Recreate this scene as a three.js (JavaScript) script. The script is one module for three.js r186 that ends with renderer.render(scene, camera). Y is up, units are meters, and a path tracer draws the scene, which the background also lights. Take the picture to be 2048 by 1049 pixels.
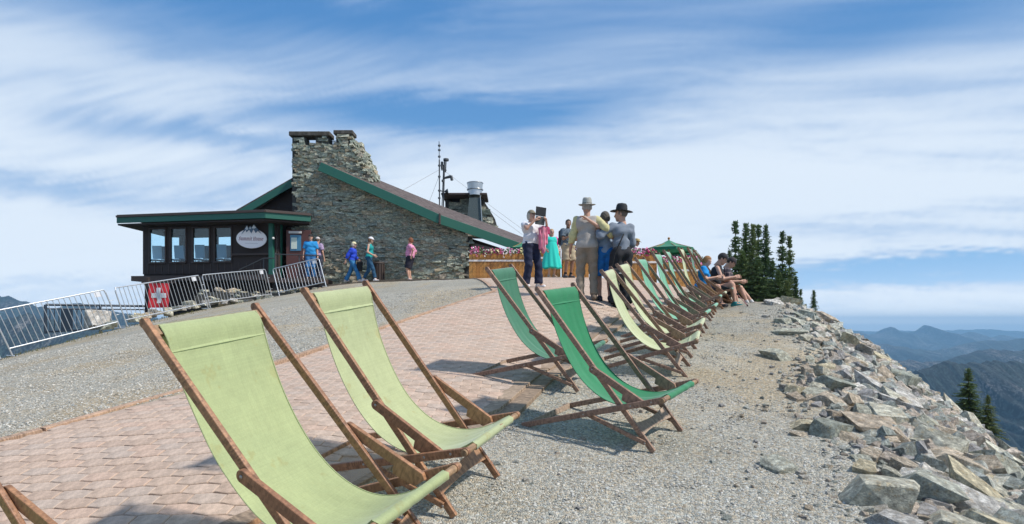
import * as THREE from 'three';
import { mergeGeometries, mergeVertices, toCreasedNormals } from 'three/addons/utils/BufferGeometryUtils.js';
import { RoundedBoxGeometry } from 'three/addons/geometries/RoundedBoxGeometry.js';
import { ConvexGeometry } from 'three/addons/geometries/ConvexGeometry.js';

// ───────────────────────── camera, exposure, sun, sky ─────────────────────────
const EYE = 1.3, FOC = 1163, HZ = 648;                 // eye height; focal length and horizon row of a 2048 x 1049 frame
const scene = new THREE.Scene();
const camera = new THREE.PerspectiveCamera(2 * Math.atan(524.5 / FOC) * 180 / Math.PI, 2048 / 1049, 0.05, 90000);
camera.position.set(0, EYE, 0);
camera.setViewOffset(2048, 1049, 0, -(HZ - 524.5), 2048, 1049);   // a lens raised as a shift lens is: verticals stay upright
const renderer = new THREE.WebGLRenderer({ antialias: true });
renderer.toneMapping = THREE.LinearToneMapping;
renderer.toneMappingExposure = 1.46;
renderer.shadowMap.enabled = true;
const SUN = new THREE.Vector3(0.80, 1.0, 0.30).normalize();
const sun = new THREE.DirectionalLight(new THREE.Color(1.0, 0.93, 0.84), 3.2);
sun.position.copy(SUN).multiplyScalar(60); sun.target.position.set(0, 0, 0);
sun.castShadow = true; sun.shadow.radius = 5; sun.shadow.mapSize.set(4096, 4096);
Object.assign(sun.shadow.camera, { left: -45, right: 45, top: 45, bottom: -45, near: 1, far: 160 });
sun.name = 'sun'; scene.add(sun, sun.target);

// noise
const fract = (x) => x - Math.floor(x);
const hash2 = (x, y) => { let h = Math.imul(x | 0, 374761393) ^ Math.imul(y | 0, 668265263); h = Math.imul(h ^ (h >>> 13), 1274126177); return ((h ^ (h >>> 16)) >>> 0) / 4294967296; };
function vnoise(x, y) {
  const ix = Math.floor(x), iy = Math.floor(y), fx = x - ix, fy = y - iy, sx = fx * fx * (3 - 2 * fx), sy = fy * fy * (3 - 2 * fy);
  const a = hash2(ix, iy), b = hash2(ix + 1, iy), c = hash2(ix, iy + 1), d = hash2(ix + 1, iy + 1);
  return a + (b - a) * sx + (c - a) * sy + (a - b - c + d) * sx * sy;
}
function fbm(x, y, o = 4, g = 0.5) { let s = 0, a = 1, n = 0; for (let i = 0; i < o; i++) { s += a * vnoise(x, y); n += a; a *= g; x = x * 2.03 + 17.1; y = y * 2.01 + 9.7; } return s / n; }
function rngOf(seed) { let s = seed >>> 0; return () => { s = (s + 0x6d2b79f5) | 0; let t = Math.imul(s ^ (s >>> 15), 1 | s); t = (t + Math.imul(t ^ (t >>> 7), 61 | t)) ^ t; return ((t ^ (t >>> 14)) >>> 0) / 4294967296; }; }
const sstep = (a, b, x) => { const t = Math.min(1, Math.max(0, (x - a) / (b - a))); return t * t * (3 - 2 * t); };
const lerp = (a, b, t) => a + (b - a) * t;

{ // the sky: blue air with sheets and streaks of high cloud
  const W = 2048, H = 1024, data = new Float32Array(W * H * 4), D = Math.PI / 180;
  // thick and thin places in the cloud sheet, [azimuth, elevation, half widths, amount]
  const S = 0.84, spots = [[-9, 19.8, 14, 1.7, -0.55], [2, 20.5, 8, 1.5, -0.3], [-32, 25, 14, 3.4, -0.22], [-16, 27.5, 16, 2.0, -0.38], [34, 24, 9, 3, -0.3], [-27, 16.3, 9, 1.2, -0.33], [-38, 10.3, 6, 1.2, -0.3],
    [34, 4.7, 13, 1.2, -0.95], [20, 12, 26, 6, 0.3], [22, 20, 16, 3, 0.16], [-14, 13, 16, 3, 0.28], [-36, 7, 12, 3, 0.18], [-30, 20.5, 14, 1.8, 0.2], [10, 25, 14, 2.6, 0.1], [30, 2.2, 14, 0.8, 0.12], [28, 9, 12, 1.2, -0.08]];
  const below = [0.60, 0.70, 0.80];
  for (let r = 0; r < H; r++) {
    const el = ((r + 0.5) / H - 0.5) * Math.PI, y = Math.sin(el), ce = Math.cos(el), e = el / D;
    for (let c = 0; c < W; c++) {
      const o = (r * W + c) * 4; data[o + 3] = 1;
      if (y <= 0) { data[o] = below[0]; data[o + 1] = below[1]; data[o + 2] = below[2]; continue; }
      const th = ((c + 0.5) / W - 0.5) * 2 * Math.PI, x = Math.cos(th) * ce, z = Math.sin(th) * ce, az = Math.atan2(x, -z) / D;
      const k = 1 / (y + 0.17), px = x * k, pz = z * k;
      const wx = fbm(px * 0.7 + 3, pz * 0.7, 3), wz = fbm(px * 0.7, pz * 0.7 + 8, 3);
      const u = px * 0.9 + pz * 0.25 + wx * 0.9, v = pz * 2.3 - px * 0.5 + wz * 0.9;
      const d = 0.74 * fbm(u * 0.8 + 5, v * 0.9, 4) + 0.26 * fbm(u * 2.1, v * 4.2 + 4, 5, 0.55);
      const fine = fbm(u * 3.4 + wx * 4, v * 9 + 2 + wz * 3, 5, 0.66), wisp = 1 - Math.abs(2 * fbm(u * 2.6 + wz * 5, v * 6.5 - wx * 4, 5, 0.62) - 1);
      let bias = 0.27 - 0.17 * sstep(17, 30, e) + 0.10 * sstep(34, 50, e) + 0.10 * sstep(15, 6, e);
      for (const [a, b, sa, sb, m] of spots) { const q = ((az - a) / sa) ** 2 + ((e - b + (fine - 0.5) * 2.6 + (wx - 0.5) * 3) / sb) ** 2; if (q < 9) bias += m * Math.exp(-q); }
      const dense = d + bias + (fine - 0.5) * 0.22 + (wisp - 0.75) * 0.20;
      const cl = (0.11 + 0.89 * sstep(0.24, 1.0, dense)) * lerp(1, 0.66, sstep(13, 26, e) - sstep(32, 48, e));
      const thick = sstep(0.6, 1.1, dense);
      const up = Math.pow(1 - y, 3.2);                       // paler air towards the horizon
      const bl = [lerp(0.026, 0.20, up), lerp(0.155, 0.47, up), lerp(0.42, 0.78, up)];
      const wh = [lerp(0.44, 0.66, thick), lerp(0.55, 0.74, thick), lerp(0.72, 0.83, thick)];
      for (let q = 0; q < 3; q++) data[o + q] = S * lerp(bl[q], wh[q], cl * 0.95);
      const hz = 0.9 * Math.exp(-e / 2.2);
      data[o] = lerp(data[o], 0.95, hz); data[o + 1] = lerp(data[o + 1], 0.98, hz); data[o + 2] = lerp(data[o + 2], 1.0, hz);
    }
  }
  const t = new THREE.DataTexture(data, W, H, THREE.RGBAFormat, THREE.FloatType);
  t.mapping = THREE.EquirectangularReflectionMapping; t.magFilter = THREE.LinearFilter; t.minFilter = THREE.LinearFilter; t.needsUpdate = true;
  scene.background = t; scene.environment = t;
}
scene.fog = new THREE.FogExp2(new THREE.Color(0.36, 0.68, 1.0), 1 / 9000);

// ───────────────────────── helpers ─────────────────────────
const V = (x, y, z) => new THREE.Vector3(x, y, z);
const used = new Map();
function numbered(n) { const k = used.get(n) || 0; used.set(n, k + 1); return k ? n + '_' + String(k).padStart(3, '0') : n; }
function tag(o, label, category, group) { o.userData.label = label; o.userData.category = category; if (group) o.userData.group = group; return o; }
function shade(o) { o.castShadow = o.receiveShadow = true; return o; }
function thing(name, label, category, pos = V(0, 0, 0), group) { const g = new THREE.Group(); g.name = numbered(name); g.position.copy(pos); tag(g, label, category, group); scene.add(g); return g; }
function part(name, geo, m, parent) { const o = shade(new THREE.Mesh(geo, m)); o.name = name; parent.add(o); return o; }
function one(name, geo, m, label, category, group) { const o = shade(new THREE.Mesh(geo, m)); o.name = numbered(name); tag(o, label, category, group); scene.add(o); return o; }
function struct(name, geo, m) { const o = shade(new THREE.Mesh(geo, m)); o.name = numbered(name); o.userData.kind = 'structure'; scene.add(o); return o; }
const lin = (r, g, b) => new THREE.Color().setRGB(r, g, b);
const hex = (h) => new THREE.Color(h);
const M = (color, roughness = 0.85, extra = {}) => new THREE.MeshStandardMaterial({ color, roughness, ...extra });
const MP = (color, roughness, extra) => new THREE.MeshPhysicalMaterial({ color, roughness, ...extra });
function dtex(w, h, fn, srgb = true, rep = 1) {           // fn(x, y) -> [r, g, b] in 0..1; wraps
  const d = new Uint8Array(w * h * 4);
  for (let y = 0; y < h; y++) for (let x = 0; x < w; x++) { const c = fn(x, y), o = (y * w + x) * 4; for (let k = 0; k < 3; k++) d[o + k] = Math.max(0, Math.min(255, Math.round(c[k] * 255))); d[o + 3] = 255; }
  const t = new THREE.DataTexture(d, w, h, THREE.RGBAFormat); t.wrapS = t.wrapT = THREE.RepeatWrapping; t.magFilter = THREE.LinearFilter; t.minFilter = THREE.LinearMipmapLinearFilter; t.generateMipmaps = true;
  if (srgb) t.colorSpace = THREE.SRGBColorSpace; t.repeat.set(rep, rep); t.needsUpdate = true; return t;
}
function pnoise(n, seed) {                                   // tileable value noise, n cells across, over u, v in 0..1
  return (u, v) => { const x = u * n, y = v * n, ix = Math.floor(x), iy = Math.floor(y), fx = x - ix, fy = y - iy, sx = fx * fx * (3 - 2 * fx), sy = fy * fy * (3 - 2 * fy), m = (a) => ((a % n) + n) % n;
    const h = (a, b) => hash2(m(a) + seed * 131, m(b) + seed * 57); const a = h(ix, iy), b = h(ix + 1, iy), c = h(ix, iy + 1), d = h(ix + 1, iy + 1); return a + (b - a) * sx + (c - a) * sy + (a - b - c + d) * sx * sy; };
}
function boxUV(g, s = 1) {                                   // uv in metres by the way each face points
  if (g.index) g = g.toNonIndexed(); const p = g.attributes.position, n = g.attributes.normal || (g.computeVertexNormals(), g.attributes.normal), uv = new Float32Array(p.count * 2);
  for (let i = 0; i < p.count; i += 3) {
    let nx = 0, ny = 0, nz = 0; for (let k = 0; k < 3; k++) { nx += Math.abs(n.getX(i + k)); ny += Math.abs(n.getY(i + k)); nz += Math.abs(n.getZ(i + k)); }
    for (let k = 0; k < 3; k++) { const j = i + k; let u, v; if (ny >= nx && ny >= nz) { u = p.getX(j); v = p.getZ(j); } else if (nx >= nz) { u = p.getZ(j); v = p.getY(j); } else { u = p.getX(j); v = p.getY(j); } uv[j * 2] = u * s; uv[j * 2 + 1] = v * s; }
  }
  g.setAttribute('uv', new THREE.BufferAttribute(uv, 2)); return g;
}
const box = (w, h, d, x = 0, y = 0, z = 0) => boxUV(new THREE.BoxGeometry(w, h, d)).translate(x, y, z);
const rbox = (w, h, d, r = 0.006, seg = 1) => boxUV(new RoundedBoxGeometry(w, h, d, seg, Math.min(r, w / 2.01, h / 2.01, d / 2.01)));
// a board or tube from a to b; "side" is the direction across its width
function frameOf(a, b, side) { const x = b.clone().sub(a).normalize(), z = side.clone().addScaledVector(x, -side.dot(x)).normalize(), y = z.clone().cross(x); return new THREE.Matrix4().makeBasis(x, y, z).setPosition(a.clone().add(b).multiplyScalar(0.5)); }
function beam(a, b, h, t, side, r = 0.005) { return rbox(a.distanceTo(b), h, t, r).applyMatrix4(frameOf(a, b, side)); }
function rod(a, b, r, seg = 8, r2 = r) { const l = a.distanceTo(b), g = new THREE.CylinderGeometry(r2, r, l, seg, 1), q = new THREE.Quaternion().setFromUnitVectors(V(0, 1, 0), b.clone().sub(a).normalize()); return g.applyQuaternion(q).translate((a.x + b.x) / 2, (a.y + b.y) / 2, (a.z + b.z) / 2); }
function tube(pts, r, seg = 24, rad = 8, closed = false) { return new THREE.TubeGeometry(new THREE.CatmullRomCurve3(pts, closed, 'catmullrom', 0.2), seg, r, rad, closed); }
function merge(list) { const l = list.map((g) => (g.index ? g.toNonIndexed() : g)); for (const g of l) for (const k of Object.keys(g.attributes)) if (!['position', 'normal', 'uv', 'color'].includes(k)) g.deleteAttribute(k); return mergeGeometries(l, false); }
function paint(g, fn) { const p = g.attributes.position, c = new Float32Array(p.count * 3), col = [0, 0, 0]; for (let i = 0; i < p.count; i++) { const q = fn(p.getX(i), p.getY(i), p.getZ(i), i) || col; c[i * 3] = q[0]; c[i * 3 + 1] = q[1]; c[i * 3 + 2] = q[2]; } g.setAttribute('color', new THREE.BufferAttribute(c, 3)); return g; }
const P = (px, py, d) => V((px - 1024) / FOC * d, EYE + (HZ - py) / FOC * d, -d);   // the place at distance d that is seen at that point of the frame

// ───────────────────────── the lie of the land ─────────────────────────
// each deck chair: front-foot middle [x, y above the eye, z], turns [yaw, roll, pitch], recline
const CH = [
  [-1.56, -1.2, -1.826, -0.329, 0.0981, 0.0914, 0.0], [-0.431, -1.046, -2.267, -0.4453, 0.1454, 0.0846, 0.03], [-0.206, -0.952, -3.186, -0.3995, 0.1377, -0.0313, 0.0665],
  [0.693, -0.593, -5.524, -0.4404, 0.1441, -0.0168, 0.0703], [1.105, -0.85, -4.162, -0.6372, 0.116, 0.0177, 0.0475], [1.908, -0.523, -6.284, -0.3607, 0.157, 0.071, -0.007],
  [2.236, -0.368, -7.149, -0.4009, 0.15, 0.0525, 0.0155], [2.623, -0.224, -8.114, -0.4408, 0.0967, 0.0463, -0.0252], [2.971, -0.11, -8.806, -0.4186, 0.1058, 0.035, -0.0733],
  [3.429, 0.075, -9.887, -0.4003, 0.0825, 0.0409, -0.0606], [3.866, 0.188, -10.873, -0.4, 0.0984, 0.0215, -0.14], [4.307, 0.309, -11.686, -0.3997, 0.09, 0.0262, -0.12], [4.78, 0.43, -12.5, -0.3877, 0.0795, 0.0537, -0.05]];
const CHF = [0, 0], CHR = [-1.033, 0.117], CW1 = 0.53, CW2 = 0.618;
function chairQuat(c) { const q = new THREE.Quaternion(); return q.setFromEuler(new THREE.Euler(c[4], c[3], c[5], 'YZX')); }
const ctl = [];                                             // [x, depth, height over the eye]
CH.forEach((c, i) => { const q = chairQuat(c); for (const [p, w] of [[CHF, CW1], [CHR, CW2]]) for (const s of [1, -1]) { const v = V(p[0], p[1], s * w / 2).applyQuaternion(q).add(V(c[0], c[1], c[2])); ctl.push([v.x, -v.z, v.y]); } });
ctl.push([-1, 0, -1.25], [3, 0, -1.25], [-5, 0, -1.42], [0, -8, -1.7], [-10, -6, -2.4], [8, -6, -1.9], [-3.6, 4.1, -0.83], [0.1, 4.7, -0.75], [3.1, 7, -0.43], [2.2, 4.4, -0.82], [1.75, 3, -0.97], [1.36, 10.4, 0.44], [-2.75, 6.75, -0.455],
  [4.8, 11.7, 0.42], [0.4, 12.2, 0.77], [-0.39, 11.5, 0.62], [1.2, 19, 1.5], [-1.6, 22, 1.62], [-4.5, 22.5, 1.62], [-7, 22.8, 1.5], [-11.6, 13.4, -0.78], [-10.5, 15.8, -0.1], [-9.7, 18.5, 0.45], [-8.6, 20.9, 0.87], [-6.6, 20.7, 1.3],
  [-6.5, 9, -0.35], [-8, 12, -0.2], [-5, 14, 0.55], [5.2, 15, 0.8], [6.5, 15, 0.5], [8.5, 19, 0.5], [4.5, 19, 1.35], [5, 25, 1.5], [0, 27, 1.7], [-12, 27, 0.3], [-14, 8, -2.0], [-10, 5, -1.6], [10, 26, 0.6], [0, 40, 1.6]);
const TPS = (() => {
  const n = ctl.length, N = n + 3, A = [], U = (r2) => (r2 > 1e-12 ? 0.5 * r2 * Math.log(r2) : 0);
  for (let i = 0; i < N; i++) A.push(new Float64Array(N + 1));
  for (let i = 0; i < n; i++) { for (let j = 0; j < n; j++) A[i][j] = U((ctl[i][0] - ctl[j][0]) ** 2 + (ctl[i][1] - ctl[j][1]) ** 2); A[i][i] += 0.06; A[i][n] = A[n][i] = 1; A[i][n + 1] = A[n + 1][i] = ctl[i][0]; A[i][n + 2] = A[n + 2][i] = ctl[i][1]; A[i][N] = ctl[i][2]; }
  for (let c = 0; c < N; c++) { let p = c; for (let r = c; r < N; r++) if (Math.abs(A[r][c]) > Math.abs(A[p][c])) p = r; [A[c], A[p]] = [A[p], A[c]]; for (let r = 0; r < N; r++) if (r !== c) { const f = A[r][c] / A[c][c]; if (f) for (let k = c; k <= N; k++) A[r][k] -= f * A[c][k]; } }
  const w = A.map((r, i) => r[N] / r[i]);
  return (x, d) => { let s = w[n] + w[n + 1] * x + w[n + 2] * d; for (let i = 0; i < n; i++) { const r2 = (ctl[i][0] - x) ** 2 + (ctl[i][1] - d) ** 2; if (r2 > 1e-12) s += w[i] * 0.5 * r2 * Math.log(r2); } return s; };
})();
const along = (poly, d) => { if (d <= poly[0][1]) return poly[0][0] + (poly[1][0] - poly[0][0]) / (poly[1][1] - poly[0][1]) * (d - poly[0][1]); for (let i = 1; i < poly.length; i++) if (d <= poly[i][1] || i === poly.length - 1) { const [a, b] = [poly[i - 1], poly[i]]; return a[0] + (b[0] - a[0]) * (d - a[1]) / (b[1] - a[1]); } };
const ROCKEDGE = [[1.4, 1.5], [1.9, 3.1], [2.3, 3.9], [2.6, 4.7], [2.95, 5.7], [3.8, 7.6], [4.6, 9.6], [5.5, 12], [6.9, 15], [8.4, 19], [11, 30], [14, 60]];
const FENCELINE = [[-13.5, 8], [-12.2, 12.5], [-11.6, 13.4], [-10.6, 15.8], [-9.8, 18.5], [-9.2, 20.5], [-9.4, 22], [-19, 30], [-24, 60]];
function G(x, d) {                                          // ground height, world y
  const cx = Math.max(-22, Math.min(16, x)), cd = Math.max(-14, Math.min(36, d));
  let h = TPS(cx, cd) + EYE;
  const s = (x - along(ROCKEDGE, d)) * 0.93;
  if (s > 0) h -= (s < 3 ? 0.16 * s + 0.12 * s * s : 1.56 + (s - 3) * 0.88) * (1 + 0.42 * sstep(4, 10, d));
  const l = along(FENCELINE, d) - 0.5 - x;
  if (l > 0) h -= l < 2 ? 0.15 * l * l : 0.6 + (l - 2) * 0.62;
  if (d > 30) h -= (d - 30) ** 2 * 0.012;
  if (d < -6) h -= (-6 - d) ** 2 * 0.02;
  return h;
}
const GV = (x, d, up = 0) => V(x, G(x, d) + up, -d);
function hit(px, py) { // where the line of sight meets the ground
  const rx = (px - 1024) / FOC, ry = (HZ - py) / FOC; let a = 0.6, b = 0.6; for (; b < 60; b += 0.1) { if (EYE + ry * b < G(rx * b, b)) break; a = b; }
  for (let i = 0; i < 24; i++) { const m = (a + b) / 2; if (EYE + ry * m < G(rx * m, m)) b = m; else a = m; } return [rx * b, b];
}
function GN(x, d) { const e = 0.08, gx = (G(x + e, d) - G(x - e, d)) / (2 * e), gd = (G(x, d + e) - G(x, d - e)) / (2 * e); return V(-gx, 1, gd).normalize(); }
// ───────────────────────── surface textures ─────────────────────────
const n8 = pnoise(8, 1), n16 = pnoise(16, 2), n32 = pnoise(32, 3), n64 = pnoise(64, 4), n128 = pnoise(128, 5), n256 = pnoise(256, 6);
const grit = dtex(512, 512, (x, y) => { const u = x / 512, v = y / 512, a = 0.35 * n32(u, v) + 0.3 * n64(u, v) + 0.35 * n256(u, v); return [a, a, a]; }, false);
const weave = dtex(128, 128, (x, y) => { const a = 0.5 + 0.3 * ((x & 3) < 2 ? 1 : -1) * ((y & 3) < 2 ? 1 : -1) * 0.6 + 0.2 * (hash2(x, y) - 0.5); return [a, a, a]; }, false);
// gravel: every stone of the crush has its own tone and its own hump
function stones(size, cells, tone, seed) {
  const col = new Float32Array(size * size * 3), hgt = new Float32Array(size * size);
  for (let y = 0; y < size; y++) for (let x = 0; x < size; x++) {
    const u = x / size * cells, v = y / size * cells, iu = Math.floor(u), iv = Math.floor(v); let b1 = 9, b2 = 9, id = 0;
    for (let j = -1; j <= 1; j++) for (let i = -1; i <= 1; i++) { const cx = ((iu + i) % cells + cells) % cells + seed * 500, cy = ((iv + j) % cells + cells) % cells; const dx = iu + i + hash2(cx, cy) - u, dy = iv + j + hash2(cx + 977, cy + 31) - v, d = dx * dx + dy * dy; if (d < b1) { b2 = b1; b1 = d; id = hash2(cx * 3 + 7, cy * 5 + 1); } else if (d < b2) b2 = d; }
    const o = y * size + x, e = Math.sqrt(b2) - Math.sqrt(b1); hgt[o] = Math.min(1, e * 1.6) * (0.45 + 0.55 * fract(id * 17));
    const c = tone(id, fract(id * 31.7), hash2(x, y)); col[o * 3] = c[0]; col[o * 3 + 1] = c[1]; col[o * 3 + 2] = c[2];
  }
  return [dtex(size, size, (x, y) => { const o = (y * size + x) * 3; return [col[o], col[o + 1], col[o + 2]]; }), dtex(size, size, (x, y) => { const a = hgt[y * size + x]; return [a, a, a]; }, false)];
}
const [gravelMap, gravelBump] = stones(1024, 80, (a, b, c) => { const k = 0.67 + 0.26 * (a - 0.5) + 0.05 * (c - 0.5), w = (b - 0.5) * 0.07; return a > 0.95 ? [0.83, 0.81, 0.77] : [k * 1.06 + w, k * 1.025, k * 0.955 - w]; }, 1);
const woodMap = dtex(256, 1024, (x, y) => { const u = x / 256, v = y / 1024, g = Math.sin((u * 26 + 5 * n8(u, v * 0.5) + 1.6 * n16(u, v)) * 6.28), f = n256(u, v * 0.12) * 0.5 + n128(u, v * 0.25) * 0.5; const a = 0.74 + 0.10 * g * n8(v, u) + 0.28 * (f - 0.5) + 0.10 * (n16(u, v) - 0.5); return [a, a * 0.985, a * 0.96]; });
const WOOD = (r, g, b, rough = 0.62) => M(lin(r, g, b), rough, { map: woodMap, bumpMap: grit, bumpScale: 0.0012 });

// ───────────────────────── path outline ─────────────────────────
const inv = (px, py) => { const h = hit(px, py); return h; };
const PL = [inv(0, 885), inv(180, 838), inv(360, 790), inv(545, 727), inv(760, 657), inv(985, 586)].sort((a, b) => a[1] - b[1]);
PL.unshift([PL[0][0] - (PL[1][0] - PL[0][0]) / (PL[1][1] - PL[0][1]) * (PL[0][1] + 1), -1]); PL.push([-0.9, 16], [-1.65, 21.6]);
const PR = [inv(480, 1108), inv(1034, 836), inv(1104, 766), inv(1226, 668)].sort((a, b) => a[1] - b[1]);
PR.unshift([PR[0][0] - 0.9, 1.4], [PR[0][0] - 1.4, -1]); PR.sort((a, b) => a[1] - b[1]); PR.push([2.45, 10.6], [3.7, 13.2], [5.6, 18], [5.6, 21.6]);
const xL = (d) => along(PL, d), xR = (d) => along(PR, d);
const BOARD = 0.33;
const onPath = (x, d, m = 0) => d > -1 && d < 21.6 && x > xL(d) + m && x < xR(d) - m;

{ // summit ground: one sheet, fine near the camera
  const axis = (lo, hi, a, b, fine, grow) => { const v = []; let x = a, s = fine; while (x < b) { v.push(x); x += fine; } v.push(b); for (x = b, s = fine; x < hi;) { s = Math.min(s * grow, 4); x += s; v.push(x); } for (x = a, s = fine; x > lo;) { s = Math.min(s * grow, 4); x -= s; v.unshift(x); } return v; };
  const xs = axis(-110, 110, -4.6, 5.4, 0.075, 1.06), ds = axis(-60, 120, 1.4, 9.5, 0.075, 1.06), nx = xs.length, nd = ds.length;
  const pos = new Float32Array(nx * nd * 3), uv = new Float32Array(nx * nd * 2), col = new Float32Array(nx * nd * 3), idx = [];
  for (let j = 0; j < nd; j++) for (let i = 0; i < nx; i++) {
    const x = xs[i], d = ds[j], o = j * nx + i; let h = G(x, d);
    const inside = onPath(x, d, 0.12); if (inside) h -= 0.07;
    else h += (fbm(x * 2.3, d * 2.3, 3) - 0.5) * 0.035 * sstep(-0.1, 0.5, Math.max(xL(d) - x, x - xR(d))) + (fbm(x * 9, d * 9, 2) - 0.5) * 0.016;
    pos.set([x, h, -d], o * 3); uv.set([x / 1.05, d / 1.05], o * 2);
    // dirt worked into the gravel, in patches and in trodden lines
    const s = x - along(ROCKEDGE, d), t = fbm(x * 0.7 + 4, d * 0.35 + 1, 4), t2 = fbm(x * 2.6, d * 2.6 + 7, 3);
    let tan = 0.85 * sstep(0.50, 0.66, t * 0.7 + t2 * 0.3 + (x > xR(d) ? 0.05 * Math.exp(-(((s + 0.95) / 0.5) ** 2)) : 0.03));
    const fl = x - along(FENCELINE, d); if (d > 7) tan = Math.max(tan, sstep(4.5, 0.5, fl) * sstep(0.3, 0.55, t2) * 0.9);
    const far = sstep(14, 24, Math.hypot(x, d - 8)) * (x < -13 || s > 4 || d > 30 ? 1 : 0);
    const k = 0.86 + 0.28 * (fbm(x * 1.3, d * 1.3, 3) - 0.5), c = [lerp(0.92, 0.98, tan) * k, lerp(0.94, 0.88, tan) * k, lerp(0.91, 0.70, tan) * k];
    col.set([lerp(c[0], 0.30, far), lerp(c[1], 0.33, far), lerp(c[2], 0.22, far)], o * 3);
  }
  for (let j = 0; j < nd - 1; j++) for (let i = 0; i < nx - 1; i++) { const a = j * nx + i, b = a + 1, c = a + nx, e = c + 1; idx.push(a, b, c, b, e, c); }
  const g = new THREE.BufferGeometry(); g.setAttribute('position', new THREE.BufferAttribute(pos, 3)); g.setAttribute('uv', new THREE.BufferAttribute(uv, 2)); g.setAttribute('color', new THREE.BufferAttribute(col, 3)); g.setIndex(idx); g.computeVertexNormals();
  struct('gravel_ground', g, M(0xffffff, 0.95, { map: gravelMap, bumpMap: gravelBump, bumpScale: 0.009, vertexColors: true }));
}
{ // loose gravel on top of it
  const r = rngOf(5), geos = [0, 1].map((k) => { const g = new THREE.IcosahedronGeometry(1, 0), p = g.attributes.position; for (let i = 0; i < p.count; i++) { const s = 0.75 + 0.5 * hash2(Math.round(p.getX(i) * 50) + k * 99, Math.round(p.getY(i) * 50 + p.getZ(i) * 700)); p.setXYZ(i, p.getX(i) * s, p.getY(i) * s * 0.62, p.getZ(i) * s); } g.computeVertexNormals(); return g; });
  const list = [[], []], m = new THREE.Matrix4(), q = new THREE.Quaternion(), e = new THREE.Euler();
  const drop = (x, d, size) => { const far = 1; e.set(r() * 0.9 - 0.45, r() * 6.28, r() * 0.9 - 0.45); q.setFromEuler(e); m.compose(V(x, G(x, d) + (fbm(x * 2.3, d * 2.3, 3) - 0.5) * 0.03 + size * 0.2 - 0.002, -d), q, V(size * (0.7 + 0.6 * r()), size * (0.7 + 0.5 * r()), size * (0.7 + 0.6 * r()) * far)); list[r() < 0.5 ? 0 : 1].push([m.clone(), r()]); };
  for (let i = 0; i < 95000; i++) { const d = 1.6 + Math.pow(r(), 1.7) * 9.5, x = lerp(xR(d) - 0.02, along(ROCKEDGE, d) + 0.9, r()); if (x < xR(d) + 0.01) continue; const dirt = fbm(x * 0.7 + 4, d * 0.35 + 1, 4) * 0.7 + fbm(x * 2.6, d * 2.6 + 7, 3) * 0.3; if (dirt > 0.56 && r() < 0.7) continue; drop(x, d, 0.003 + 0.0075 * Math.pow(r(), 2.6)); }
  for (let i = 0; i < 60000; i++) { const d = 3.6 + Math.pow(r(), 1.3) * 9, x = xL(d) - 0.06 - Math.pow(r(), 1.2) * 6; if (Math.abs(x) / d > 1.0) continue; drop(x, d, 0.004 + 0.009 * Math.pow(r(), 2.4)); }
  list.forEach((l, k) => { const im = shade(new THREE.InstancedMesh(geos[k], M(0xffffff, 0.93), l.length)); l.forEach(([mm, t], i) => { im.setMatrixAt(i, mm); const v = t > 0.94 ? 0.55 : 0.25 + 0.27 * fract(t * 37), w = (fract(t * 91) - 0.5) * 0.045; im.setColorAt(i, lin(v * 1.05 + w, v * 1.02, v * 0.92 - w)); }); im.name = numbered('loose_gravel'); im.userData.kind = 'stuff'; tag(im, 'loose crushed gravel lying along the paved path', 'gravel'); scene.add(im); });
}

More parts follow.
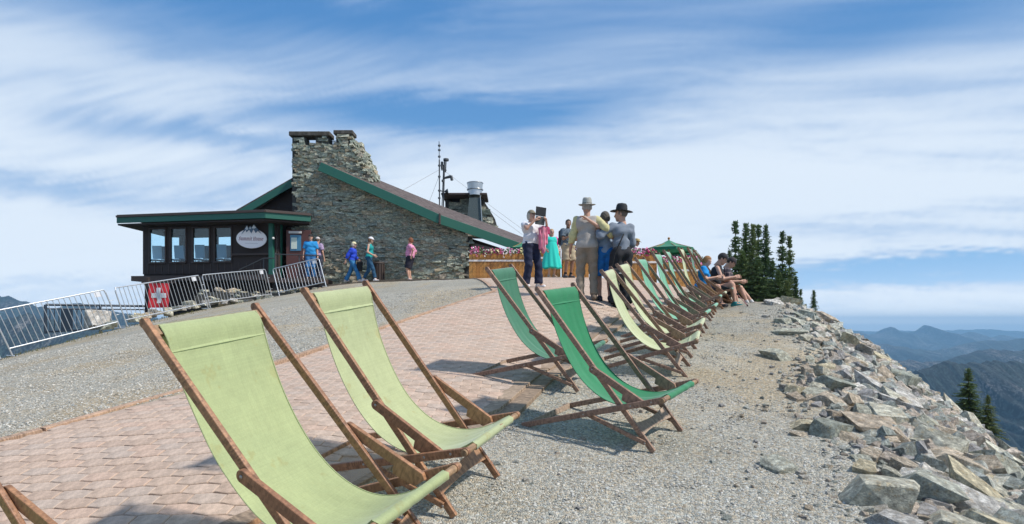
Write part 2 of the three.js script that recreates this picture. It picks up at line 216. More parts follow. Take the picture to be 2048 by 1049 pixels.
// ───────────────────────── paved path ─────────────────────────
{
  const bed = (() => { const pos = [], idx = [], nu = 14, ds = []; for (let d = -1; d <= 21.6; d += 0.2) ds.push(d); for (const d of ds) for (let i = 0; i <= nu; i++) { const x = lerp(xL(d) + 0.02, xR(d) - 0.05, i / nu); pos.push(x, G(x, d) + 0.007, -d); } for (let j = 0; j < ds.length - 1; j++) for (let i = 0; i < nu; i++) { const a = j * (nu + 1) + i, b = a + 1, c = a + nu + 1, e = c + 1; idx.push(a, b, c, b, e, c); } const g = new THREE.BufferGeometry(); g.setAttribute('position', new THREE.Float32BufferAttribute(pos, 3)); g.setAttribute('uv', new THREE.Float32BufferAttribute(pos.flatMap((v, i) => (i % 3 === 0 ? [v / 1.2, pos[i + 2] / 1.2] : [])), 2)); g.setIndex(idx); g.computeVertexNormals(); return g; })();
  const path = struct('paved_path', bed, M(lin(0.42, 0.325, 0.26), 0.98, { bumpMap: gravelBump, bumpScale: 0.004 }));
  // a stretched six-sided paver with rounded arrises
  const A = 0.182, B = 0.094, T = 0.039, gap = 0.0014, th = 0.035;
  const ring = (k, s, y) => { const w = A / 2 - gap - s, t = T - gap * 0.4 - s * 0.5, ap = B - T - gap - s; return [[-w, -t], [0, -ap], [w, -t], [w, t], [0, ap], [-w, t]].map(([x, z]) => V(x, y, z)); };
  const paver = (dome) => { const a = ring(0, 0, -th), b = ring(0, 0, 0.0), c = ring(0, 0.005, 0.0035), pos = [], tri = (...v) => v.forEach((p) => pos.push(p.x, p.y, p.z)); for (let i = 0; i < 6; i++) { const j = (i + 1) % 6; tri(a[i], b[i], b[j], a[i], b[j], a[j]); tri(b[i], c[i], c[j], b[i], c[j], b[j]); tri(c[i], V(0, 0.0035 + dome, 0), c[j]); } const g = new THREE.BufferGeometry(); g.setAttribute('position', new THREE.Float32BufferAttribute(pos, 3)); g.computeVertexNormals(); return boxUV(g, 1.7); };
  const shapes = [paver(0.0006), paver(0.0015), paver(0.001)];
  const pvMap = dtex(512, 512, (x, y) => { const u = x / 512, v = y / 512, a = 0.83 + 0.14 * (n256(u, v) - 0.5) + 0.10 * (n32(u, v) - 0.5) + 0.07 * (n8(u, v) - 0.5); const s = n16(v, u) > 0.82 ? 0.94 : 1; return [a * s, a * s * 0.985, a * s * 0.965]; });
  const tones = [[0.68, 0.53, 0.43], [0.65, 0.515, 0.425], [0.72, 0.57, 0.47], [0.62, 0.48, 0.39], [0.69, 0.555, 0.465], [0.66, 0.535, 0.45], [0.70, 0.53, 0.43], [0.64, 0.53, 0.455]];
  const mats = tones.map((t) => M(lin(...t), 0.9, { map: pvMap, bumpMap: grit, bumpScale: 0.003 }));
  const all = [], r = rngOf(11), rot = 0.06, cr = Math.cos(rot), sr = Math.sin(rot);
  for (let j = -140; j < 260; j++) for (let i = -90; i < 90; i++) { const a = (i + (j & 1) * 0.5) * A, b = j * B, x = a * cr + b * sr, d = 4 + b * cr - a * sr; if (d < 0.3 || d > 21.5) continue; const board = d < 9.6 ? BOARD : 0.02; if (x < xL(d) + 0.09 || x > xR(d) - board + 0.05) continue; const seen = d > 2.5 && Math.abs(x) / d < 0.9; all.push({ x, d, seen, k: Math.floor(r() * tones.length), s: Math.floor(r() * 3), dy: (r() - 0.5) * 0.005, t1: (r() - 0.5) * 0.02, t2: (r() - 0.5) * 0.02 }); }
  const q = new THREE.Quaternion(), place = (p) => { q.setFromUnitVectors(V(0, 1, 0), GN(p.x, p.d)).multiply(new THREE.Quaternion().setFromEuler(new THREE.Euler(p.t1, -rot, p.t2))); return new THREE.Matrix4().compose(V(p.x, G(p.x, p.d) + 0.012 + p.dy, -p.d), q, V(1, 1, 1)); };
  all.sort((a, b) => (b.seen - a.seen) || a.d - b.d);
  // in view first: those that show largest are single pavers
  const px = (p) => { const X = 1024 + FOC * p.x / p.d, Y = HZ + FOC * (EYE - G(p.x, p.d)) / p.d; return p.seen && X > -60 && X < 1400 && Y < 1075; };
  let n = 0; const rest = [];
  for (const p of all) { if (n < 300 && px(p)) { const o = part('paver', shapes[p.s], mats[p.k], path); o.applyMatrix4(place(p)); n++; } else rest.push(p); }
  const chunks = rest.map((p) => { const g = shapes[p.s].clone().applyMatrix4(place(p)), c = tones[p.k], n0 = g.attributes.position.count, a = new Float32Array(n0 * 3); for (let i = 0; i < n0; i++) a.set(c, i * 3); g.setAttribute('color', new THREE.BufferAttribute(a, 3)); return g; });
  const field = part('paver_field', merge(chunks), M(0xffffff, 0.9, { map: pvMap, bumpMap: grit, bumpScale: 0.003, vertexColors: true }), path); field.userData.kind = 'stuff';
  // kerb boards along the left edge, planks along the right edge
  const edgeWood = [WOOD(0.78, 0.54, 0.39, 0.85), WOOD(0.70, 0.49, 0.36, 0.85)], plankWood = [WOOD(0.60, 0.46, 0.35, 0.88), WOOD(0.52, 0.40, 0.30, 0.88), WOOD(0.66, 0.52, 0.40, 0.88)];
  let k = 0; for (let d = 0.6; d < 21; d += 1.83) { const d2 = Math.min(d + 1.82, 21.5), a = GV(xL(d) + 0.045, d, 0.008), b = GV(xL(d2) + 0.045, d2, 0.008); part('edging_board', beam(a, b, 0.05, 0.07, V(1, 0, 0.3)), edgeWood[k++ % 2], path); }
  for (let s = 1; s < PR.length; s++) { const [x0, d0] = PR[s - 1], [x1, d1] = PR[s]; if (d0 < 0 || d1 > 10.7) continue; const L = Math.hypot(x1 - x0, d1 - d0), m = Math.max(1, Math.round(L / 1.5)), nx = -(d1 - d0) / L, nd = (x1 - x0) / L;
    for (let i = 0; i < m; i++) for (const row of [0, 1]) { const sh = row ? 0.3 : 0, t0 = Math.max(0, (i + sh) / m), t1 = Math.min(1, (i + 1 + sh) / m - 0.012 / L); if (i === 0 && row) { } const off = 0.08 + row * 0.158; const pt = (t) => { const x = lerp(x0, x1, t) + nx * off, d = lerp(d0, d1, t) + nd * off; return GV(x, d, -0.012 + hash2(s, i * 2 + row) * 0.005); }; if (t1 > t0 + 0.05) part('plank', beam(pt(t0), pt(t1), 0.06, 0.152, V(nx, 0, -nd)), plankWood[(s + i + row) % 3], path); if (row && i === 0) part('plank', beam(pt(0), pt(Math.max(0.02, t0 - 0.01)), 0.06, 0.152, V(nx, 0, -nd)), plankWood[(s + 1) % 3], path); } }
}

// ───────────────────────── rocks on the bank ─────────────────────────
const rockMap = dtex(512, 512, (x, y) => { const u = x / 512, v = y / 512, a = 0.78 + 0.32 * (n8(u, v) - 0.5) + 0.22 * (n32(u, v) - 0.5) + 0.22 * (n256(u, v) - 0.5); const rust = sstep(0.60, 0.85, n16(v, u) * 0.6 + n64(u, v) * 0.4) * 0.5; return [a, a * lerp(1, 0.87, rust), a * lerp(1, 0.70, rust)]; });
const rockBump = dtex(512, 512, (x, y) => { const u = x / 512, v = y / 512, a = 0.4 * n16(u, v) + 0.3 * n64(u, v) + 0.3 * n256(u, v); return [a, a, a]; }, false);
const rockTones = [[0.34, 0.355, 0.315], [0.43, 0.43, 0.37], [0.255, 0.28, 0.255], [0.46, 0.39, 0.295], [0.385, 0.405, 0.37], [0.34, 0.295, 0.245], [0.52, 0.50, 0.45], [0.30, 0.295, 0.29], [0.43, 0.375, 0.315]];
const rockMats = rockTones.map((t) => M(lin(...t.map((v) => Math.min(0.95, v * 2.25)).map((v, i) => v * [1.06, 1.03, 0.95][i])), 0.92, { map: rockMap, bumpMap: rockBump, bumpScale: 0.02 }));
const rockShapes = []; { const r = rngOf(77); for (let k = 0; k < 14; k++) { const pts = [], flat = 0.42 + 0.5 * r(), n = 18 + Math.floor(r() * 12); for (let i = 0; i < n; i++) { const v = V(r() * 2 - 1, r() * 2 - 1, r() * 2 - 1), p = 0.36; v.set(Math.sign(v.x) * Math.abs(v.x) ** p, Math.sign(v.y) * Math.abs(v.y) ** p, Math.sign(v.z) * Math.abs(v.z) ** p); v.x += 0.35 * v.y * (k % 3 - 1); pts.push(V(v.x * 0.5, v.y * 0.5 * flat, v.z * 0.5 * (0.62 + 0.25 * r()))); } rockShapes.push(boxUV(new ConvexGeometry(pts), 1.1)); } }
{
  const r = rngOf(31), big = [], ROCK = 'rocks heaped along the edge of the gravel bank', T = new THREE.Object3D();
  const words = ['grey green', 'pale grey', 'dark green grey', 'tan', 'light grey green', 'brown', 'off white', 'dark grey', 'rusty tan'];
  const put = (x, d, size, lift, shape, tone, label, group, tilt = 0.5) => { const o = shade(new THREE.Mesh(rockShapes[shape], rockMats[tone])); o.name = numbered('rock'); const n = GN(x, d); o.quaternion.setFromUnitVectors(V(0, 1, 0), n).multiply(new THREE.Quaternion().setFromEuler(new THREE.Euler((r() - 0.5) * tilt, r() * 6.28, (r() - 0.5) * tilt))); o.scale.set(size * (0.9 + 0.3 * r()), size * (0.6 + 0.35 * r()), size * (0.8 + 0.4 * r())); o.position.set(x, G(x, d) + lift, -d); tag(o, label, 'rock', group); scene.add(o); big.push([x, d, size * 0.4]); return o; };
  // single stones on the gravel
  for (const [px, py, w, tone, shape, label] of [[1550, 716, 56, 0, 3, 'flat grey slab lying alone on the gravel, farther up'], [1624, 858, 66, 3, 5, 'tan wedge of rock on the gravel beside a pink flat stone'], [1597, 872, 40, 8, 7, 'pinkish flat stone on the gravel beside a tan wedge'], [1556, 936, 62, 4, 1, 'pale grey flat rock half sunk in the gravel, nearest the camera'], [1630, 798, 60, 0, 9, 'long low grey stone at the gravel edge, middle distance'], [1548, 608, 36, 6, 4, 'pale flat boulder on the crest below the fir trees'], [1532, 634, 15, 6, 2, 'small white stone on the gravel near the crest'], [1590, 645, 46, 4, 6, 'light grey slab lying at the crest end of the bank'], [1575, 668, 46, 0, 8, 'grey green slab in gravel just below the crest']]) { const [x, d] = hit(px, py); put(x, d, w / FOC * d, w / FOC * d * 0.09, shape, tone, label, undefined, 0.15).scale.y *= 0.62; }
  // the large slabs in the near corner
  for (const [px, py, w, tone, shape, label] of [[1762, 1012, 105, 1, 2, 'large pale slab with a broken front edge in the near right corner'], [1848, 1006, 90, 4, 12, 'broad pale green slab, second from the near right corner'], [1960, 1034, 100, 6, 0, 'long off white slab at the bottom right corner'], [1905, 945, 80, 8, 5, 'pinkish block above the long off white slab']]) { const [x, d] = hit(px, py); put(x, d, w / FOC * d, 0.06, shape, tone, label, undefined, 0.2); }
  let tries = 0; const target = 285;
  while (big.length < target && tries++ < 60000) {
    const d = 1.9 + Math.pow(r(), 1.6) * 12.5, s = -0.22 + r() * (3.1 + 0.05 * d), x = along(ROCKEDGE, d) + s + (fbm(d * 0.8, 3, 2) - 0.5) * 0.7; if (x / d > 1.02) continue;
    const size = (s < 0.1 ? 0.12 : 0.16) + 0.25 * Math.pow(r(), 2.0) * (s < 0 ? 0.55 : 1), rad = size * 0.4; if (big.some(([a, b, c]) => (a - x) ** 2 + (b - d) ** 2 < (c + rad) ** 2 * 0.5)) continue;
    const t = Math.floor(r() * rockTones.length); put(x, d, size * 1.03, size * (0.06 + 0.08 * r()), Math.floor(r() * rockShapes.length), t, words[t] + ' angular rock in the heap along the edge of the gravel bank', words[t] + ' ' + ROCK, 0.55);
  }
  const small = [[], [], [], []]; for (let i = 0; i < 9000; i++) { const d = 1.7 + Math.pow(r(), 1.2) * 15, s = -0.3 + r() * (3.6 + 0.1 * d), x = along(ROCKEDGE, d) + s + (fbm(d * 0.8, 3, 2) - 0.5) * 0.7, size = 0.03 + 0.2 * Math.pow(r(), 1.35) * sstep(-0.4, 0.5, s); T.position.set(x, G(x, d) + size * 0.12, -d); T.rotation.set((r() - 0.5) * 1.2, r() * 6.28, (r() - 0.5) * 1.2); T.scale.set(size * (0.8 + 0.5 * r()), size * (0.8 + 0.5 * r()), size); T.updateMatrix(); small[i & 3].push([T.matrix.clone(), Math.floor(r() * rockTones.length), r()]); }
  for (let i = 0; i < 420; i++) { const d = 2 + Math.pow(r(), 1.3) * 9, x = lerp(xR(d) + 0.1, along(ROCKEDGE, d), Math.pow(r(), 0.6)), size = 0.018 + 0.035 * Math.pow(r(), 2.5); T.position.set(x, G(x, d) + size * 0.1, -d); T.rotation.set((r() - 0.5) * 0.6, r() * 6.28, (r() - 0.5) * 0.6); T.scale.set(size, size, size); T.updateMatrix(); small[i & 3].push([T.matrix.clone(), Math.floor(r() * rockTones.length), r()]); }
  small.forEach((l, k) => { const im = shade(new THREE.InstancedMesh(rockShapes[k * 3 + 1], M(lin(1.9, 1.9, 1.9), 0.92, { map: rockMap, bumpMap: rockBump, bumpScale: 0.008 }), l.length)); l.forEach(([m, t, v], i) => { im.setMatrixAt(i, m); im.setColorAt(i, lin(...rockTones[t].map((c) => c * (0.75 + 0.4 * v)))); }); im.name = numbered('rubble'); im.userData.kind = 'stuff'; tag(im, 'small broken rubble between the rocks of the bank', 'rubble'); scene.add(im); });
}

// ───────────────────────── valleys and mountains ─────────────────────────
{
  const forest = dtex(512, 512, (x, y) => { const u = x / 512, v = y / 512, a = 0.30 + 0.75 * sstep(0.3, 0.75, n64(u, v)) * (0.5 + 0.5 * n128(u, v)); return [a, a, a]; });
  const ctlAt = (l, px) => { if (px <= l[0][0]) return l[0][1]; for (let i = 1; i < l.length; i++) if (px <= l[i][0]) { const t = (px - l[i - 1][0]) / (l[i][0] - l[i - 1][0]); return lerp(l[i - 1][1], l[i][1], t * t * (3 - 2 * t) * 0.15 + t * 0.85); } return l[l.length - 1][1]; };
  const ridges = [
    ['far_range', 11800, 2600, 2, [[-300, 632], [-100, 636], [0, 638], [300, 642], [1600, 660], [1700, 661], [1760, 663], [1820, 661], [1900, 660], [1965, 658], [2048, 662], [2300, 656]], 0.4],
    ['peaked_range', 8000, 2400, 3, [[-200, 634], [0, 638], [200, 636], [320, 642], [1500, 665], [1640, 655], [1690, 658], [1740, 668], [1770, 664], [1784, 654], [1800, 666], [1825, 672], [1841, 665], [1852, 650], [1872, 660], [1890, 670], [1915, 674], [1945, 663], [1970, 678], [2005, 670], [2030, 679], [2200, 668]], 0.35],
    ['blue_mountain', 5200, 2000, 3.5, [[-250, 626], [0, 625], [100, 622], [330, 636], [1500, 730], [1740, 702], [1770, 689], [1800, 694], [1850, 700], [1900, 702], [1930, 692], [1948, 685], [1990, 678], [2015, 682], [2048, 676], [2250, 655]], 0.6],
    ['forested_ridge', 2900, 1300, 4.5, [[-250, 612], [-60, 593], [8, 589], [30, 597], [48, 598], [62, 606], [90, 614], [128, 612], [145, 605], [172, 606], [200, 617], [330, 640], [1500, 770], [1700, 727], [1775, 716], [1850, 722], [1900, 720], [1945, 706], [1970, 697], [2048, 701], [2250, 688]], 0.8],
    ['near_ridge', 1650, 850, 8, [[-250, 618], [0, 628], [60, 624], [90, 634], [200, 655], [330, 700], [1500, 830], [1780, 752], [1850, 738], [1900, 723], [1950, 724], [1985, 719], [2048, 724], [2250, 700]], 1.0]];
  const base = -560;
  ridges.forEach(([name, dist, w, amp, pts, trees], ri) => {
    const pos = [], uv = [], col = [], idx = [], nu = 900, nv = 40;
    for (let j = 0; j <= nv; j++) for (let i = 0; i <= nu; i++) {
      const px = lerp(-260, 2260, i / nu), t = j / nv * 1.35 - 1;                // -1 foot, 0 crest, beyond: the far side
      const dd = dist + w * t + (fbm(px * 0.02 + ri * 9, 2, 4) - 0.5) * w * 0.34 * (1 - Math.abs(t)) * Math.min(1, Math.abs(t) * 4), x = (px - 1024) / FOC * dist;
      const crest = EYE + (HZ - ctlAt(pts, px) + (fbm(px * 0.07 + ri * 31, ri, 6, 0.7) - 0.5) * amp * 3) / FOC * dist;
      const gx = x / (w * 0.28), gd = dd / (w * 0.5), g = 1 - Math.abs(2 * (0.7 * fbm(gx + ri * 5, gd + 3, 4) + 0.3 * fbm(gx * 4, gd * 2.5, 4, 0.65)) - 1);
      const k = Math.abs(t), prof = t < 0 ? Math.pow(1 - k, 1.12) : 1 - k * 0.9, y = lerp(base, crest, prof) + (g - 0.96) * w * 0.26 * Math.sin(Math.min(1, k * 2.2) * Math.PI * 0.5) * (t < 0 ? 1 - 0.6 * k : 1) * Math.min(1, (1 - k) * 3);
      pos.push(x, y, -dd); uv.push(x / (dist * 0.10), dd / (dist * 0.16));
      const bare = sstep(0.60, 0.74, fbm(gx * 3.2 + 3, gd * 4.1, 5, 0.6) * 0.85 + g * 0.15 + (1 - trees) * 0.06), s = 0.8 + 0.5 * fbm(gx * 5, gd * 5, 3);
      col.push(lerp(0.026, 0.16, bare) * s, lerp(0.048, 0.155, bare) * s, lerp(0.044, 0.15, bare) * s);
    }
    for (let j = 0; j < nv; j++) for (let i = 0; i < nu; i++) { const a = j * (nu + 1) + i, b = a + 1, c = a + nu + 1, e = c + 1; idx.push(a, b, c, b, e, c); }
    const g = new THREE.BufferGeometry(); g.setAttribute('position', new THREE.Float32BufferAttribute(pos, 3)); g.setAttribute('uv', new THREE.Float32BufferAttribute(uv, 2)); g.setAttribute('color', new THREE.Float32BufferAttribute(col, 3)); g.setIndex(idx); g.computeVertexNormals();
    struct('mountain_' + name, g, M(0xffffff, 1, { map: forest, vertexColors: true }));
  });
  const g = new THREE.CircleGeometry(12800, 96).rotateX(-Math.PI / 2).translate(0, base - 20, 0);
  struct('valley_floor', g, M(lin(0.045, 0.07, 0.04), 1));
  // the flanks of the summit, down to the valley
  const pos = [], idx = [], na = 96, radii = [95, 140, 260, 400, 600, 900, 1200]; for (const r of radii) for (let i = 0; i <= na; i++) { const a = i / na * Math.PI * 2, x = Math.sin(a) * r, d = Math.cos(a) * r; pos.push(x, r < 100 ? -62 : lerp(-72, base - 10, Math.pow((r - 95) / 1105, 0.8)) + (fbm(x * 0.01, d * 0.01, 3) - 0.5) * r * 0.12, -d); }
  for (let j = 0; j < radii.length - 1; j++) for (let i = 0; i < na; i++) { const p = j * (na + 1) + i, b = p + 1, c = p + na + 1, e = c + 1; idx.push(p, b, c, b, e, c); }
  const f = new THREE.BufferGeometry(); f.setAttribute('position', new THREE.Float32BufferAttribute(pos, 3)); f.setIndex(idx); f.computeVertexNormals(); struct('summit_flank', f, M(lin(0.06, 0.085, 0.05), 1));
}

{ const r = rngOf(19), g = []; for (let i = 0; i < 9; i++) { const a = r() * 6.28, l = 0.6 + 0.5 * r(), w = 0.05, x = Math.cos(a), z = Math.sin(a), b = new THREE.BufferGeometry(); b.setAttribute('position', new THREE.Float32BufferAttribute([-z * w, 0, x * w, z * w, 0, -x * w, x * 0.35 * l, l, z * 0.35 * l], 3)); b.computeVertexNormals(); g.push(b); }
  const n = 900, im = shade(new THREE.InstancedMesh(merge(g), MP(0xffffff, 0.9, { transmission: 0.2, thickness: 0, side: THREE.DoubleSide }), n)), T = new THREE.Object3D(); for (let i = 0; i < n; i++) { const d = 11.5 + r() * 9.5, x = along(FENCELINE, d) + Math.pow(r(), 2) * 2.6 - 0.5, s = 0.03 + 0.07 * r() * r(); T.position.set(x, G(x, d) - 0.004, -d); T.rotation.y = r() * 6; T.scale.set(s, s * 1.1, s); T.updateMatrix(); im.setMatrixAt(i, T.matrix); const k = 0.6 + 0.6 * r(); im.setColorAt(i, lin(0.17 * k, 0.165 * k, 0.05 * k)); } im.name = 'grass_tufts'; im.userData.kind = 'stuff'; tag(im, 'dry low grass tufts in the gravel along the crowd barriers', 'grass'); scene.add(im); }
// ───────────────────────── the lodge ─────────────────────────
const stoneTones = [[0.20, 0.235, 0.215], [0.27, 0.30, 0.265], [0.145, 0.165, 0.155], [0.325, 0.335, 0.285], [0.235, 0.22, 0.19], [0.30, 0.235, 0.165], [0.175, 0.20, 0.19], [0.385, 0.385, 0.335], [0.21, 0.245, 0.235], [0.26, 0.215, 0.185]].map((t) => [lerp(t[0], 0.235, 0.3) * 2.5, lerp(t[1], 0.25, 0.3) * 2.5, lerp(t[2], 0.225, 0.3) * 2.3]);
const stoneMats = stoneTones.map((t) => M(lin(...t), 0.9, { map: rockMap, bumpMap: rockBump, bumpScale: 0.012 }));
const stoneShapes = []; { const r = rngOf(8); for (let k = 0; k < 12; k++) { const g = new THREE.BoxGeometry(1, 1, 1).toNonIndexed(), p = g.attributes.position, mv = new Map(), cut = 0.10 + 0.16 * r(); for (let i = 0; i < p.count; i++) { const x = p.getX(i), y = p.getY(i), z = p.getZ(i), key = [x, y, z].map((v) => Math.round(v * 2)).join(); if (!mv.has(key)) mv.set(key, [(r() - 0.5) * 0.26, (r() - 0.5) * 0.42, (r() - 0.5) * 0.3 - (z > 0 ? cut * r() : 0)]); const m = mv.get(key), pin = z > 0 ? 0.93 : 1; p.setXYZ(i, (x + m[0]) * pin, (y + m[1]) * pin, z + m[2]); } g.computeVertexNormals(); stoneShapes.push(boxUV(g, 0.6)); } }
// rubble facing over a polygon of a plane: o origin, u along, v up, w outwards
function rubbleSpots(poly, seed, lo, hi, tilt) {
  const r = rngOf(seed), out = [], xs = poly.map((p) => p[0]), ys = poly.map((p) => p[1]), x0 = Math.min(...xs), x1 = Math.max(...xs), y0 = Math.min(...ys), y1 = Math.max(...ys);
  const inside = (x, y) => { let c = false; for (let i = 0, j = poly.length - 1; i < poly.length; j = i++) if ((poly[i][1] > y) !== (poly[j][1] > y) && x < (poly[j][0] - poly[i][0]) * (y - poly[i][1]) / (poly[j][1] - poly[i][1]) + poly[i][0]) c = !c; return c; };
  for (let y = y0 + 0.03; y < y1;) { const h = lo + (hi - lo) * Math.pow(r(), 1.6); for (let x = x0 - r() * 0.4; x < x1 + 0.1;) { const big = r() < 0.07, l = h * (1.3 + 2.5 * r()) * (big ? 1.3 : 1), hh = h * (0.78 + 0.42 * r()) * (big ? 1.6 : 1), cx = x + l / 2, cy = y + h / 2 + (fbm(cx * 0.9, y * 0.9 + seed, 3) - 0.5) * 0.34; if (inside(cx, cy) && inside(cx - l * 0.47, cy) && inside(cx + l * 0.47, cy)) out.push({ x: cx, y: cy, l: l * 1.06, h: hh * 1.08, a: (r() - 0.5) * tilt + (fbm(cx * 0.6 + 9, cy * 0.6, 2) - 0.5) * 0.5, d: 0.14 + 0.16 * r(), s: Math.floor(r() * 12), k: Math.floor(r() * stoneTones.length), w: (r() - 0.5) * 0.07 }); x += l * 0.97; } y += h * 0.93; }
  return out;
}
function rubble(list, o, u, v, w, parent, most) {
  const basis = new THREE.Matrix4().makeBasis(u, v, w), q0 = new THREE.Quaternion().setFromRotationMatrix(basis), rest = [[], [], []];
  const sorted = list.slice().sort((a, b) => b.l * b.h - a.l * a.h);
  sorted.forEach((s, i) => { const pos = o.clone().addScaledVector(u, s.x).addScaledVector(v, s.y).addScaledVector(w, s.w), q = q0.clone().multiply(new THREE.Quaternion().setFromEuler(new THREE.Euler((hash2(i, 3) - 0.5) * 0.25, (hash2(i, 4) - 0.5) * 0.25, s.a))), sc = V(s.l, s.h, s.d); if (i < most) { const m = part('stone', stoneShapes[s.s], stoneMats[s.k], parent); m.position.copy(pos); m.quaternion.copy(q); m.scale.copy(sc); } else rest[i % 3].push([new THREE.Matrix4().compose(pos, q, sc), s.k]); });
  rest.forEach((l, k) => { if (!l.length) return; const im = shade(new THREE.InstancedMesh(stoneShapes[k * 4], M(0xffffff, 0.9, { map: rockMap, bumpMap: rockBump, bumpScale: 0.012 }), l.length)); l.forEach(([m, t], i) => { im.setMatrixAt(i, m); im.setColorAt(i, lin(...stoneTones[t])); }); im.name = 'small_stones'; im.userData.kind = 'stuff'; parent.add(im); });
}
const brownWall = M(lin(0.040, 0.028, 0.025), 0.8, { bumpMap: grit, bumpScale: 0.004 }), brownTrim = M(lin(0.065, 0.045, 0.039), 0.7), greenPaint = M(lin(0.018, 0.115, 0.082), 0.5), roofMat = M(lin(0.16, 0.125, 0.115), 0.95, { map: dtex(256, 256, (x, y) => { const row = y >> 3, cell = (x + (row & 1) * 9 + Math.floor(hash2(row, 3) * 7)) / 14 | 0, a = 0.62 + 0.38 * hash2(cell, row) + 0.1 * (hash2(x, y) - 0.5), e = (y & 7) === 0 ? 0.7 : 1; return [a * e, a * e, a * e]; }), bumpMap: grit, bumpScale: 0.01 });
const mortar = M(lin(0.10, 0.10, 0.092), 0.98, { bumpMap: gravelBump, bumpScale: 0.02 }), metal = M(lin(0.55, 0.57, 0.58), 0.38, { metalness: 0.9 }), darkMetal = M(lin(0.09, 0.095, 0.10), 0.5, { metalness: 0.6 });
const glassPane = MP(lin(0.74, 0.92, 1.0), 0.03, { transmission: 1, thickness: 0, ior: 1.5 });
function prism(pts, z0, z1) { const s = new THREE.Shape(pts.map((p) => new THREE.Vector2(p[0], p[1]))); return boxUV(new THREE.ExtrudeGeometry(s, { depth: z1 - z0, bevelEnabled: false }).translate(0, 0, z0)); }
